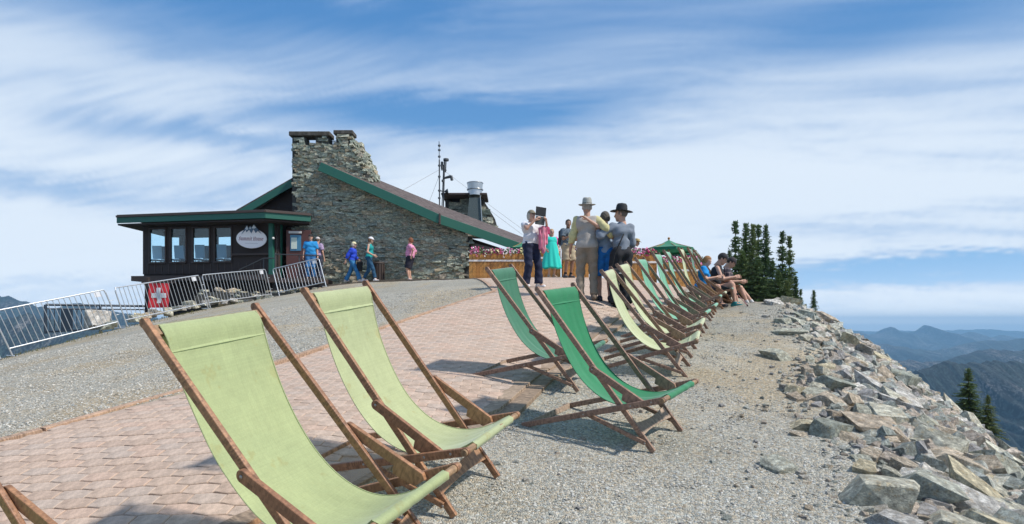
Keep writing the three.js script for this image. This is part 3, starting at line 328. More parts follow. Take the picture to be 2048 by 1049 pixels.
{
  const DW = 23, o = V(0, EYE, -DW), k = DW / FOC, X = (px) => (px - 1024) * k, Y = (py) => (HZ - py) * k;
  const lodge = thing('stone_lodge', 'stone mountain lodge with a tower chimney, green trimmed roof and window wing', 'building', V(-5.4, 0, -24));
  const at = (g) => g.translate(5.4, 0, 24);                               // built in world places, kept under the lodge's base
  const P2 = (px, py) => [X(px), Y(py)];
  // front wall and tower
  const wallPoly = [P2(583, 574), P2(583, 274), P2(610, 274), P2(610, 289), P2(630, 289), P2(630, 274), P2(657, 274), P2(657, 288), P2(671, 288), P2(671, 270), P2(701, 270), P2(705, 292), P2(716, 310), P2(724, 330), P2(737, 352), P2(760, 384), P2(880, 444), P2(925, 462), P2(938, 474), P2(938, 572)];
  const core = wallPoly.map(([x, y]) => [x, y]);
  const wall = part('stone_wall', at(prism(core, -0.5, -0.06).translate(0, EYE, -DW)), mortar, lodge);
  part('tower_core', at(prism([P2(586, 572), P2(586, 290), P2(701, 290), P2(712, 312), P2(733, 354), P2(742, 572)], -2.6, -0.52).translate(0, EYE, -DW)), mortar, lodge);
  rubble(rubbleSpots(wallPoly, 4, 0.052, 0.125, 0.45), V(5.4, EYE, 24 - DW - 0.06), V(1, 0, 0), V(0, 1, 0), V(0, 0, 1), wall, 298);
  // the tower's right flank and the wall's end, which face the sun
  const flank = part('tower_flank', at(prism([P2(700, 300), P2(700, 290), P2(704, 292)], -2.6, -0.6).translate(0, EYE, -DW)), mortar, lodge);
  for (const [a, b] of [[[700, 274], [705, 292]], [[705, 292], [716, 310]], [[716, 310], [724, 330]], [[724, 330], [738, 356]]]) { const p = V(X(a[0]), Y(a[1]), 0), q = V(X(b[0]), Y(b[1]), 0), v = p.clone().sub(q).normalize(), L = p.distanceTo(q); rubble(rubbleSpots([[-2.5, 0], [0.05, 0], [0.05, L + 0.06], [-2.5, L + 0.06]], 40 + a[1], 0.07, 0.14, 0.3), V(5.4 + q.x, EYE + q.y, 24 - DW), V(0, 0, 1), v, V(v.y, -v.x, 0), flank, 8); }
  const endw = part('wall_end', at(box(0.44, 1.94, 0.42, X(938) - 0.26, EYE + Y(524), -DW - 0.28)), mortar, lodge);
  rubble(rubbleSpots([[-0.5, 0], [0.02, 0], [0.02, 1.95], [-0.5, 1.95]], 71, 0.08, 0.16, 0.2), V(5.4 + X(938) - 0.02, EYE + Y(573), 24 - DW), V(0, 0, 1), V(0, 1, 0), V(1, 0, 0), endw, 20);
  for (const [a, b, y, h, z] of [[578, 660, 268, 9, 0.9], [667, 706, 265, 8, 0.9]]) part('cap_slab', at(rbox(X(b) - X(a), h * k, 0.62, 0.03).translate((X(a) + X(b)) / 2, EYE + Y(y), -DW - 0.24)), M(lin(0.13, 0.12, 0.105), 0.95, { map: rockMap }), lodge);
  part('tower_rail', at(merge([...[0, 1, 2, 3].map((i) => rod(V(X(660 + i * 3.2), EYE + Y(288), -DW - 0.4), V(X(660 + i * 3.2), EYE + Y(276), -DW - 0.4), 0.012, 5)), rod(V(X(658), EYE + Y(276), -DW - 0.4), V(X(671), EYE + Y(276), -DW - 0.4), 0.015, 5), rod(V(X(629), EYE + Y(264), -DW - 0.4), V(X(630), EYE + Y(256), -DW - 0.4), 0.015, 5), rod(V(X(630), EYE + Y(256), -DW - 0.4), V(X(645), EYE + Y(263), -DW - 0.4), 0.012, 5)])), darkMetal, lodge);
  // main roof: shingled slab with a green verge board
  const slab = (F, Bk, t) => { const pos = [], uv = [], idx = []; F.forEach((p, i) => { const q = Bk[i]; pos.push(p.x, p.y, p.z, q.x, q.y, q.z, p.x, p.y - t, p.z, q.x, q.y - t, q.z); uv.push(i * 1.2, 0, i * 1.2, 3, i * 1.2, 0, i * 1.2, 3); if (i) { const a = (i - 1) * 4, b = i * 4; idx.push(a, b, b + 1, a, b + 1, a + 1, a + 2, b + 3, b + 2, a + 2, a + 3, b + 3, a, b + 2, b, a, a + 2, b + 2, a + 1, b + 1, b + 3, a + 1, b + 3, a + 3); } }); const e = F.length * 4; idx.push(0, 1, 3, 0, 3, 2, e - 4, e - 1, e - 3, e - 4, e - 2, e - 1); const g = new THREE.BufferGeometry(); g.setAttribute('position', new THREE.Float32BufferAttribute(pos, 3)); g.setAttribute('uv', new THREE.Float32BufferAttribute(uv, 2)); g.setIndex(idx); const n = g.toNonIndexed(); n.computeVertexNormals(); return boxUV(n, 0.35); };
  const E0 = P(640, 324, 22.45), E1 = P(880, 430, 22.35), E2 = P(1040, 486, 23.6);
  part('roof', at(slab([E0, E1, E2], [P(640, 312, 25.5), P(893, 416, 26.5), P(1052, 477, 28)], 0.10)), roofMat, lodge);
  for (const [a, b] of [[E0, E1], [E1, E2]]) part('verge_board', at(beam(a.clone().add(V(0, -0.19, 0.06)), b.clone().add(V(0, -0.19, 0.06)), 0.34, 0.07, V(0, 0, 1), 0.01)), greenPaint, lodge);
  part('downpipe_bracket', at(rbox(0.07, 0.42, 0.12, 0.01).translate(E1.x, E1.y - 0.18, E1.z + 0.08)), brownTrim, lodge);
  part('soffit', at(prism([[X(930), EYE + Y(470)], [X(1040), EYE + Y(506)], [X(1040), EYE + Y(512)], [X(930), EYE + Y(492)]], -DW - 1.6, -DW - 0.5)), brownWall, lodge);
  part('porch_wall', at(box(2.6, 1.2, 0.1, X(1000), EYE + Y(525), -DW - 3.2)), brownWall, lodge);
  part('roof_truss', at(beam(V(X(940), EYE + Y(487), -DW - 0.3), V(X(1035), EYE + Y(510), -DW - 0.3), 0.14, 0.1, V(0, 0, 1))), M(lin(0.16, 0.13, 0.115), 0.85), lodge);
  // left gable behind the tower
  const gz = 25.0; part('gable_wall', at(merge([prism([[P(486, 432, gz).x, P(0, 440, gz).y], [P(584, 372, gz).x, P(0, 372, gz).y], [P(584, 372, gz).x, P(0, 440, gz).y]], -gz - 0.3, -gz + 0)])), brownWall, lodge);
  const g0 = P(474, 427, gz - 0.35), g1 = P(585, 362, gz - 0.35); part('gable_verge', at(beam(g0.clone().add(V(0, -0.08, 0)), g1.clone().add(V(0, -0.08, 0)), 0.28, 0.07, V(0, 0, 1))), greenPaint, lodge);
  part('gable_roof', at(slab([g0.clone().add(V(-0.05, 0.14, 0)), g1.clone().add(V(0, 0.14, 0))], [g0.clone().add(V(-0.05, 0.18, -3)), g1.clone().add(V(0, 0.18, -3))], 0.1)), roofMat, lodge);
  // back volume under the roofs, so that nothing is hollow behind the wall
  part('back_wall', at(prism([P2(742, 572), P2(742, 380), P2(880, 446), P2(930, 468), P2(930, 572)], -6, -0.6).translate(0, EYE, -DW)), brownWall, lodge);

  // ── the wing with four windows
  const wa = P(285, 0, 23.3), wb = P(552, 0, 22.6); wa.y = wb.y = 0; const wu = wb.clone().sub(wa).normalize(), wn = V(-wu.z, 0, wu.x); if (wn.z < 0) wn.negate();
  const onW = (px, py) => { const dir = V((px - 1024) / FOC, (HZ - py) / FOC, -1), t = (wa.x * wn.x + wa.z * wn.z) / (dir.x * wn.x + dir.z * wn.z), p = dir.multiplyScalar(t); return [V(p.x, 0, p.z).sub(wa).dot(wu), EYE + p.y]; };
  const place = (g) => at(g.applyMatrix4(new THREE.Matrix4().makeBasis(wu, V(0, 1, 0), wn).setPosition(wa)));
  const rect = (x0, y0, x1, y1, z0, z1) => box(x1 - x0, y1 - y0, z1 - z0, (x0 + x1) / 2, (y0 + y1) / 2, (z0 + z1) / 2);
  const top = onW(300, 452)[1], sill = onW(300, 528)[1], foot = onW(300, 549)[1], len = wb.clone().sub(wa).length(), roofY = onW(300, 449)[1], depth = 2.3;
  const wins = [[300, 330], [342, 371], [386, 418], [430, 462]].map(([a, b]) => [onW(a, 458)[0], onW(b, 458)[0]]), wt = onW(300, 459)[1], wbm = onW(300, 525)[1];
  let x = 0; const piers = []; for (const [a, b] of wins) { piers.push([x, a]); x = b; } piers.push([x, len]);
  for (const [a, b] of piers) part('wall_pier', place(rect(a, wbm, b, wt, -0.045, 0)), brownWall, lodge);
  part('wall_head', place(rect(0, wt, len, roofY, -0.045, 0)), brownWall, lodge);
  part('wall_apron', place(rect(0, foot, len, wbm, -0.045, 0)), brownWall, lodge);
  for (const [a, b] of wins) {
    const f = part('window', place(merge([rect(a - 0.05, wt, b + 0.05, wt + 0.05, 0.002, 0.04), rect(a - 0.05, wbm - 0.06, b + 0.05, wbm, 0.002, 0.07), rect(a - 0.05, wbm, a, wt, 0.002, 0.04), rect(b, wbm, b + 0.05, wt, 0.002, 0.04)])), brownTrim, lodge);
    part('pane', place(rect(a, wbm, b, wt, -0.03, -0.025)), glassPane, f);
  }
  for (let q = 0.22; q < len; q += 0.3) { part('batten', place(rect(q, wt + 0.06, q + 0.03, roofY - 0.01, 0.002, 0.014)), brownTrim, lodge); part('batten', place(rect(q, foot + 0.02, q + 0.03, wbm - 0.07, 0.002, 0.014)), brownTrim, lodge); }
  // floor, far side with its own windows, left end glazed too
  part('wing_floor', place(rect(0, foot - 0.25, len, foot + 0.2, -depth, -0.05)), brownWall, lodge);
  part('floor_beam', place(rect(-0.35, foot - 0.28, len, foot - 0.08, 0.01, 0.2)), brownTrim, lodge);
  part('floor_joist_end', place(rect(-0.55, foot - 0.26, 0.1, foot - 0.06, -0.5, -0.3)), brownTrim, lodge);
  part('far_wall', place(merge([rect(0, foot + 0.2, len, wbm - 0.1, -depth - 0.12, -depth), rect(0, roofY - 0.1, len, roofY, -depth - 0.12, -depth), ...[0, 1.55, 3.1, 4.6].map((q) => rect(q, wbm - 0.1, q + 0.10, roofY - 0.1, -depth - 0.12, -depth))])), brownWall, lodge);
  part('end_wall', place(merge([rect(-0.002, foot, 0.12, wbm, -depth, -0.125), rect(-0.002, wt, 0.12, roofY, -depth, -0.125), ...[-0.125, -2.1].map((q) => rect(-0.002, wbm, 0.12, wt, q - 0.16, q))])), brownWall, lodge);
  // basement under the wing, a post, and the flat roof with its fascia
  part('basement', place(rect(0.55, foot - 1.9, len, foot - 0.27, -depth, -0.7)), M(lin(0.018, 0.015, 0.016), 0.9), lodge);
  const r0 = P(233, 432, 22.9), r1 = P(530, 432, 21.8), r2 = P(621, 433, 22.55); r1.y = r2.y = r0.y;
  { const sh = (t) => [[r0.x, -r0.z], [r1.x, -r1.z], [r2.x, -r2.z], [r2.x - 0.7, -r2.z + 2.6], [r0.x + 1.2, -r0.z + 3.4], [r0.x + 0.1, -r0.z + 3.2]]; const s = new THREE.Shape(sh().map((p) => new THREE.Vector2(p[0], p[1]))); part('flat_roof', at(boxUV(new THREE.ExtrudeGeometry(s, { depth: 0.07, bevelEnabled: false }).rotateX(-Math.PI / 2).translate(0, r0.y - 0.03, 0)).toNonIndexed()), M(lin(0.075, 0.065, 0.06), 0.95), lodge);
    part('flat_roof_soffit', at(boxUV(new THREE.ExtrudeGeometry(s, { depth: 0.06, bevelEnabled: false }).rotateX(-Math.PI / 2).scale(0.99, 1, 0.995).translate(r0.x * 0.01, r0.y - 0.37, r0.z * 0.005 - 0.05))), brownWall, lodge);
    for (const [a, b] of [[r0, r1], [r1, r2]]) { const n = V(-(b.z - a.z), 0, b.x - a.x).normalize(); part('fascia', at(beam(a.clone().add(V(0, -0.17, 0)).addScaledVector(n, -0.01), b.clone().add(V(0, -0.17, 0)).addScaledVector(n, -0.01), 0.24, 0.05, n)), greenPaint, lodge); part('drip_edge', at(beam(a.clone().add(V(0, -0.035, 0)).addScaledVector(n, 0.0), b.clone().add(V(0, -0.035, 0)), 0.075, 0.12, n)), brownTrim, lodge); } }
  // entrance recess to the right of the sign
  const eo = onW(545, 500)[0]; part('entrance_post', place(rect(onW(541, 0)[0], foot - 0.2, onW(549, 0)[0], roofY, 0.02, 0.16)), greenPaint, lodge); part('entrance_post', place(rect(onW(552, 0)[0], foot - 0.2, onW(557, 0)[0], roofY, -0.3, -0.2)), greenPaint, lodge);
  part('porch_return_wall', place(rect(len - 0.002, foot - 0.3, len + 0.06, roofY, -0.66, -0.05)), brownWall, lodge); part('porch_back_wall', place(rect(len - 0.05, foot - 0.3, len + 0.55, roofY, -0.75, -0.65)), brownWall, lodge);
  const dp = P(597, 500, 22.75), door = part('door', at(box(0.95, 2.05, 0.06, dp.x, P(0, 512, 22.75).y - 0.02, dp.z)), M(lin(0.11, 0.042, 0.036), 0.6), lodge);
  part('door_window', at(box(0.42, 0.62, 0.02, dp.x - 0.1, P(0, 486, 22.7).y, dp.z + 0.045)), M(lin(0.06, 0.22, 0.36), 0.12), door); part('notice', at(box(0.22, 0.44, 0.012, dp.x - 0.16, P(0, 487, 22.7).y, dp.z + 0.063)), M(lin(0.62, 0.70, 0.62), 0.8), door);
  part('lintel_plate', at(box(0.5, 0.09, 0.03, P(590, 465, 22.6).x, P(590, 465, 22.6).y, -22.6)), M(lin(0.55, 0.52, 0.5), 0.6), lodge);
  part('wall_lamp', at(new THREE.SphereGeometry(0.05, 10, 8).translate(P(546, 477, 22.3).x, P(0, 477, 22.3).y, -22.3)), M(lin(0.7, 0.7, 0.68), 0.4), lodge);
  part('shelf', place(rect(onW(466, 0)[0], onW(470, 512)[1], onW(540, 0)[0], onW(470, 508)[1], 0.016, 0.12)), brownTrim, lodge);
  // deck, its rail and the stair rail
  const dy = P(0, 559, 22).y; part('deck', at(box(P(652, 0, 22).x - P(545, 0, 22).x, 0.16, 1.4, (P(652, 0, 22).x + P(545, 0, 22).x) / 2, dy - 0.08, -22.1)), brownTrim, lodge);
  part('deck_skirt', at(box(P(650, 0, 21.5).x - P(545, 0, 21.5).x, 0.7, 0.06, (P(650, 0, 21.5).x + P(545, 0, 21.5).x) / 2, dy - 0.52, -21.5)), M(lin(0.02, 0.018, 0.02), 0.9), lodge);
  const rl = (a, b, r = 0.018) => rod(P(...a), P(...b), r, 6); part('deck_rail', at(merge([rl([550, 509, 21.5], [645, 512, 21.45], 0.02), rl([550, 535, 21.5], [645, 537, 21.45]), rl([550, 506, 21.5], [550, 562, 21.5], 0.022), rl([598, 510, 21.5], [598, 562, 21.5]), rl([645, 511, 21.45], [645, 562, 21.45])])), darkMetal, lodge);
  part('stair_rail', at(merge([rl([478, 540, 21.9], [527, 517, 21.9], 0.02), rl([527, 517, 21.9], [550, 517, 21.7], 0.02), rl([527, 517, 21.9], [527, 560, 21.9])])), darkMetal, lodge);
  // far chimney and steel cowl rising behind the roof
  const cz = 30, c0 = (px, py) => [P(px, py, cz).x, P(px, py, cz).y], ch = part('far_chimney', at(prism([c0(890, 470), c0(890, 398), c0(900, 398), c0(900, 406), c0(918, 406), c0(918, 398), c0(965, 398), c0(978, 418), c0(990, 438), c0(1000, 472)], -cz - 1.2, -cz - 0.05)), mortar, lodge);
  { const pts = [[892, 470], [892, 399], [899, 399], [899, 407], [919, 407], [919, 399], [966, 399], [979, 419], [991, 439], [999, 470]].map(([a, b]) => { const q = c0(a, b); return [q[0], q[1]]; }); rubble(rubbleSpots(pts, 91, 0.08, 0.2, 0.3), V(5.4, 0, 24 - cz - 0.05), V(1, 0, 0), V(0, 1, 0), V(0, 0, 1), ch, 60); }
  part('cap_slab', at(rbox(2.3, 0.1, 1.9, 0.02).translate(P(931, 0, cz).x, P(0, 396, cz).y, -cz + 0.0)), brownTrim, lodge);
  const kx = P(950, 0, 29.3).x, ky = (py) => P(0, py, 29.3).y; part('steel_cowl', at(merge([new THREE.CylinderGeometry(0.40, 0.37, ky(366) - ky(380), 24).translate(kx, (ky(366) + ky(380)) / 2, -29.3), new THREE.CylinderGeometry(0.36, 0.36, ky(380) - ky(392), 24).translate(kx, (ky(380) + ky(392)) / 2, -29.3), new THREE.TorusGeometry(0.40, 0.02, 6, 28).rotateX(Math.PI / 2).translate(kx, ky(380), -29.3), new THREE.TorusGeometry(0.405, 0.015, 6, 28).rotateX(Math.PI / 2).translate(kx, ky(367), -29.3)])), metal, lodge);
  part('flue_box', at(prism([[kx - 0.27, ky(398)], [kx + 0.27, ky(398)], [kx + 0.42, ky(450)], [kx - 0.40, ky(450)]], -29.6, -29.0)), M(lin(0.10, 0.135, 0.14), 0.7, { metalness: 0.2, bumpMap: grit, bumpScale: 0.02 }), lodge);
  part('flue_strip', at(beam(V(kx + 0.28, ky(394), -28.98), V(kx + 0.36, ky(448), -28.98), 0.06, 0.03, V(1, 0, 0))), metal, lodge);
}
{ // oval sign on the wing
  const c = document.createElement('canvas'); c.width = 512; c.height = 256; const x = c.getContext('2d'); x.fillStyle = '#f4eeee'; x.fillRect(0, 0, 512, 256); x.fillStyle = '#7d2a33'; x.save(); x.transform(1, 0, -0.28, 1, 34, 0); x.font = 'bold 66px serif'; x.textAlign = 'center'; x.scale(0.86, 1.05); x.fillText('Summit House', 296, 146); x.restore(); x.strokeStyle = '#9b8f96'; x.lineWidth = 5; x.setLineDash([13, 7]); x.beginPath(); x.moveTo(150, 192); x.lineTo(362, 192); x.stroke();
  const t = new THREE.CanvasTexture(c); t.colorSpace = THREE.SRGBColorSpace; const p = P(503, 478, 22.5), s = thing('lodge_sign', 'oval white Summit House sign with red script and mountain peaks on the dark wing wall', 'sign', p);
  const w = 0.55, h = 0.36; s.rotation.y = 0.13; const shape = new THREE.Shape(); shape.absellipse(0, 0, w, h, 0, Math.PI * 2); const g = new THREE.ExtrudeGeometry(shape, { depth: 0.03, bevelEnabled: true, bevelSize: 0.012, bevelThickness: 0.01, bevelSegments: 2, curveSegments: 48 }); const pp = g.attributes.position, uv = new Float32Array(pp.count * 2); for (let i = 0; i < pp.count; i++) { uv[i * 2] = pp.getX(i) / (2 * w) + 0.5; uv[i * 2 + 1] = pp.getY(i) / (2 * h) + 0.5; } g.setAttribute('uv', new THREE.BufferAttribute(uv, 2)); part('oval_board', g, M(0xffffff, 0.6, { map: t }), s);
  const peak = (pts, z) => prism(pts, z, z + 0.02); part('peaks', merge([peak([[-0.36, 0.16], [-0.16, 0.52], [-0.10, 0.40], [-0.04, 0.50], [0.02, 0.44], [0.10, 0.56], [0.38, 0.18], [0.24, 0.30], [0.16, 0.22], [0.08, 0.36], [0.0, 0.20], [-0.08, 0.34], [-0.18, 0.24], [-0.2, 0.34]], 0.045)]), M(lin(0.10, 0.16, 0.24), 0.7), s); part('snow', merge([peak([[-0.22, 0.36], [-0.15, 0.49], [-0.11, 0.38], [-0.15, 0.32]], 0.068), peak([[0.02, 0.40], [0.10, 0.53], [0.18, 0.42], [0.10, 0.38]], 0.068), peak([[-0.07, 0.38], [-0.04, 0.46], [0, 0.40], [-0.03, 0.36]], 0.068)]), M(lin(0.62, 0.68, 0.74), 0.7), s);
}
{ // dining chairs seen through the wing's windows
  const m = [M(lin(0.12, 0.20, 0.26), 0.6), M(lin(0.62, 0.70, 0.74), 0.6)]; let i = 0; const fy = P(300, 549, 23.3).y + 0.2;
  for (const [px, d] of [[308, 24.1], [324, 24.3], [352, 24.0], [366, 24.2], [394, 23.8], [409, 24.1], [438, 23.7], [452, 24.0]]) { const t = thing('dining_chair', ['pale dining chair leaned', 'dark dining chair set'][i % 2] + ' behind the ' + ['first', 'first', 'second', 'second', 'third', 'third', 'fourth', 'fourth'][i] + ' window of the wing, counted from the left', 'chair', V(P(px, 0, d).x, fy, -d)); const c = m[(i + 1) % 2]; part('seat', rbox(0.42, 0.04, 0.42, 0.01).translate(0, 0.45, 0), c, t); part('backrest', rbox(0.40, 0.55, 0.03, 0.01).rotateX(0.12).translate(0, 0.80, -0.2), c, t); for (const [a, b] of [[-1, -1], [1, -1], [-1, 1], [1, 1]]) part('leg', rod(V(a * 0.18, 0, b * 0.18), V(a * 0.18, 0.44, b * 0.18), 0.016, 6), c, t); i++; }
}
{ // aerial mast
  const d = 29, b = P(879, 415, d), q = (px, py) => P(px, py, d), t = thing('antenna_mast', 'tall thin radio mast with antennas rising behind the lodge roof', 'antenna', V(b.x, P(0, 420, d).y, b.z)), off = V(-b.x, -P(0, 420, d).y, -b.z), add = (n, gs, m = darkMetal) => part(n, merge(gs).translate(off.x, off.y, off.z), m, t);
  add('whip', [rod(q(879, 430), q(878.5, 320), 0.035, 6), rod(q(878.5, 320), q(878, 283), 0.018, 5)]); add('mast_pole', [rod(q(886, 430), q(889, 322), 0.04, 6), rod(q(883, 430), q(887, 330), 0.02, 5)]);
  add('whip_collar', [290, 299, 312, 330, 352, 380, 395].map((py) => rod(q(878.4, py), q(878.5, py + 3), 0.07, 6))); add('drum_antenna', [rod(q(892, 318), q(892, 322), 0.14, 10), rod(q(892, 322), q(891, 345), 0.03, 6), rod(q(884, 324), q(884, 338), 0.07, 6)]); add('horn_antenna', [rod(q(887, 357), q(902, 353), 0.05, 6, 0.08), rod(q(902, 352), q(904, 361), 0.08, 6)]); add('dish_antenna', [rod(q(890, 384), q(896, 383), 0.06, 10, 0.14), rod(q(886, 360), q(886, 364), 0.08, 6), rod(q(882, 340), q(893, 341), 0.03, 5), rod(q(880, 382), q(892, 384), 0.03, 5)]);
  const wire = (a, c2) => add('guy_wire', [rod(a, c2, 0.008, 4)], M(lin(0.3, 0.3, 0.3), 0.6)); wire(q(878, 340), P(800, 384, 26.5)); wire(q(890, 343), P(965, 400, 30)); wire(q(879, 350), q(858, 405)); wire(P(962, 398, 30.2), P(1060, 470, 33)); wire(P(965, 410, 30.2), P(1045, 470, 33));
}
// ───────────────────────── deck chairs ─────────────────────────
const clothMap = (r, g, b, spot) => dtex(512, 512, (x, y) => { const u = x / 512, v = y / 512, k = 1 + 0.05 * (n8(u, v) - 0.5) + 0.04 * (n32(u, v) - 0.5) + 0.05 * (n256(u, v) - 0.5), st = sstep(0.74, 0.9, n16(v, u) * 0.7 + n64(u, v) * 0.3) * spot, thr = 1 + 0.035 * (hash2(x, 7) - 0.5) + 0.035 * (hash2(9, y) - 0.5); return [r * k * thr * (1 - 0.03 * st), g * k * thr * (1 - 0.09 * st), b * k * thr * (1 - 0.16 * st)]; });
const CLOTH = (r, g, b, spot, t) => MP(0xffffff, 0.85, { map: clothMap(r, g, b, spot), bumpMap: weave, bumpScale: 0.0006, transmission: t, thickness: 0, side: THREE.DoubleSide });
const lime = CLOTH(0.68, 0.73, 0.53, 0.6, 0.30), limeWorn = CLOTH(0.71, 0.75, 0.57, 0.7, 0.30), green = CLOTH(0.11, 0.51, 0.33, 0.4, 0.26), greenWorn = CLOTH(0.20, 0.46, 0.35, 0.6, 0.26), greenPale = CLOTH(0.36, 0.66, 0.52, 0.6, 0.28);
const redWood = [WOOD(0.56, 0.30, 0.165, 0.5), WOOD(0.49, 0.25, 0.14, 0.5), WOOD(0.60, 0.35, 0.20, 0.5)], greyWood = [WOOD(0.50, 0.32, 0.235, 0.6), WOOD(0.44, 0.275, 0.205, 0.6), WOOD(0.60, 0.46, 0.36, 0.7)], dowelWood = WOOD(0.55, 0.36, 0.21, 0.6), boltMat = M(lin(0.35, 0.33, 0.31), 0.4, { metalness: 0.8 });
const AL = Math.atan2(0.117, 1.033), rotA = ([x, y]) => [x * Math.cos(AL) - y * Math.sin(AL), x * Math.sin(AL) + y * Math.cos(AL)];
function deckChair(c, label, cloth, woods, seed) {
  const [wa, wb, wc] = woods, t = thing('deck_chair', label, 'deck chair', V(c[0], EYE + c[1], c[2]), 'folding deck chairs set out beside the paved path');
  t.quaternion.copy(chairQuat(c)).multiply(new THREE.Quaternion().setFromEuler(new THREE.Euler(0, 0, -AL)));
  const F = rotA([0, 0]), S = rotA([0.127, 0.386]), R = rotA([-1.033, 0.117]);
  let Tp = rotA([-0.774, 1.176]), Ft = F; // recline about the crossing of the two frames
  const f = (p, q, k) => [lerp(p[0], q[0], k), lerp(p[1], q[1], k)], piv = f(F, Tp, 0.27), turn = (p) => { const cs = Math.cos(c[6]), sn = Math.sin(c[6]), x = p[0] - piv[0], y = p[1] - piv[1]; return [piv[0] + x * cs - y * sn, piv[1] + x * sn + y * cs]; };
  Tp = turn(Tp); Ft = turn(Ft); if (Ft[1] < -0.012) Ft = f(Ft, Tp, (-0.012 - Ft[1]) / (Tp[1] - Ft[1]));
  const z1 = 0.265, z2 = 0.2895, z3 = 0.314, v3 = (p, z) => V(p[0], p[1], z), Z = V(0, 0, 1), r = rngOf(seed);
  const A = f(Tp, Ft, 0.508), B = f(R, S, 0.86), C = f(R, S, 0.479), D = f(Tp, Ft, 0.945), Te = f(Tp, Ft, -0.012);
  const wm = [wa, wb, wc];
  for (const s of [1, -1]) {
    part('back_rail', merge([beam(v3(Te, s * z1), v3(Ft, s * z1), 0.040, 0.022, Z), boxUV(new THREE.CylinderGeometry(0.0198, 0.0198, 0.0218, 14).rotateX(Math.PI / 2)).translate(Te[0], Te[1], s * z1)]), s > 0 ? wa : wb, t);
    part('seat_rail', merge([beam(v3(R, s * z3), v3(S, s * z3), 0.042, 0.022, Z), boxUV(new THREE.CylinderGeometry(0.0208, 0.0208, 0.0218, 14).rotateX(Math.PI / 2)).translate(S[0], S[1], s * z3)]), s > 0 ? wb : wa, t);
    // arm with the notched block at its lower end
    const dx = B[0] - A[0], dy = B[1] - A[1], L = Math.hypot(dx, dy), sh = new THREE.Shape(); sh.absarc(0, 0, 0.024, Math.PI * 0.5, Math.PI * 1.5); sh.lineTo(L * 0.66, -0.022); sh.lineTo(L * 0.69, -0.062); sh.lineTo(L * 0.97, -0.05); sh.lineTo(L + 0.02, 0.004); sh.lineTo(L, 0.022); sh.lineTo(0, 0.024);
    const g = boxUV(new THREE.ExtrudeGeometry(sh, { depth: 0.018, bevelEnabled: true, bevelSize: 0.002, bevelThickness: 0.002, bevelSegments: 1 }).translate(0, 0, -0.009)); g.applyMatrix4(frameOf(v3(A, 0), v3(B, 0), Z).setPosition(A[0], A[1], s * z2)); const arm = part('arm', g, s > 0 ? wb : wa, t); part('bolt', new THREE.SphereGeometry(0.008, 8, 6).scale(1, 1, 0.5).translate(A[0], A[1], s * (z2 + 0.0115)), boltMat, arm);
    part('stay', beam(v3(C, s * z2), v3(D, s * z2), 0.032, 0.018, Z), s > 0 ? wa : wb, t);
    for (const [p, z] of [[f(R, S, 0.93), z3 + 0.011], [f(R, S, 0.80), z3 + 0.011], [C, z3 + 0.011], [D, z2 + 0.009]]) part('bolt', new THREE.SphereGeometry(0.007, 8, 6).scale(1, 1, 0.5).translate(p[0], p[1], s * z), boltMat, t);
  }
  const rb = f(R, S, 0.05); part('rear_bar', beam(V(rb[0], rb[1], -z3), V(rb[0], rb[1], z3), 0.045, 0.02, V(S[0] - R[0], S[1] - R[1], 0)), wc, t);
  const dn = V(Ft[0] - Tp[0], Ft[1] - Tp[1], 0).normalize(), nn = V(-dn.y, dn.x, 0);
  part('head_bar', beam(V(Tp[0], Tp[1], -z1 + 0.01).addScaledVector(dn, 0.03), V(Tp[0], Tp[1], z1 - 0.01).addScaledVector(dn, 0.03), 0.05, 0.022, nn), dowelWood, t);
  { const sh = new THREE.Shape(), w = z1 - 0.01; sh.moveTo(-w, -0.05); sh.lineTo(-w, 0.05); sh.quadraticCurveTo(0, 0.008, w, 0.05); sh.lineTo(w, -0.05); sh.quadraticCurveTo(0, -0.022, -w, -0.05); const g = boxUV(new THREE.ExtrudeGeometry(sh, { depth: 0.018, bevelEnabled: false, curveSegments: 10 }).translate(0, 0, -0.009)); const q = f(Ft, Tp, 0.125), m = new THREE.Matrix4().makeBasis(Z, dn.clone().negate(), Z.clone().cross(dn.clone().negate())).setPosition(q[0], q[1], 0); part('foot_stretcher', g.applyMatrix4(m), wc, t); }
  part('front_dowel', boxUV(new THREE.CylinderGeometry(0.017, 0.017, 2 * z3 + 0.05, 14).rotateX(Math.PI / 2)).translate(S[0], S[1], 0), dowelWood, t);
  // the sling: over the head bar, hanging in a curve, round the front dowel
  const nu = 64, nw = 18, hw = 0.232, pos = [], uv = [], idx = [], pr = [];
  const hb = V(Tp[0], Tp[1], 0).addScaledVector(dn, 0.03), P0 = hb.clone().addScaledVector(nn, 0.016).addScaledVector(dn, 0.03);
  pr.push(hb.clone().addScaledVector(nn, -0.017).addScaledVector(dn, 0.10), hb.clone().addScaledVector(nn, -0.016), hb.clone().addScaledVector(nn, -0.013).addScaledVector(dn, -0.027), hb.clone().addScaledVector(nn, 0.012).addScaledVector(dn, -0.028));
  const S3 = V(S[0], S[1], 0), q1 = V(-0.73 + (Tp[0] + 0.90) * 0.6, 0.37 + (Tp[1] - 1.08) * 0.5, 0), sg = (r() - 0.5) * 0.05, q2 = V(-0.31, 0.06 + sg, 0), P3 = S3.clone().add(V(-0.012, 0.019, 0)), bz = new THREE.CubicBezierCurve3(P0, q1, q2, P3); for (let i = 0; i <= 44; i++) pr.push(bz.getPoint(i / 44));
  pr.push(S3.clone().add(V(0.008, 0.021, 0)), S3.clone().add(V(0.022, 0.004, 0)), S3.clone().add(V(0.012, -0.02, 0)), S3.clone().add(V(-0.03, -0.022, 0)), S3.clone().add(V(-0.09, -0.040, 0)));
  const cv = new THREE.CatmullRomCurve3(pr, false, 'centripetal'), tot = cv.getLength(); const n1 = r() * 40;
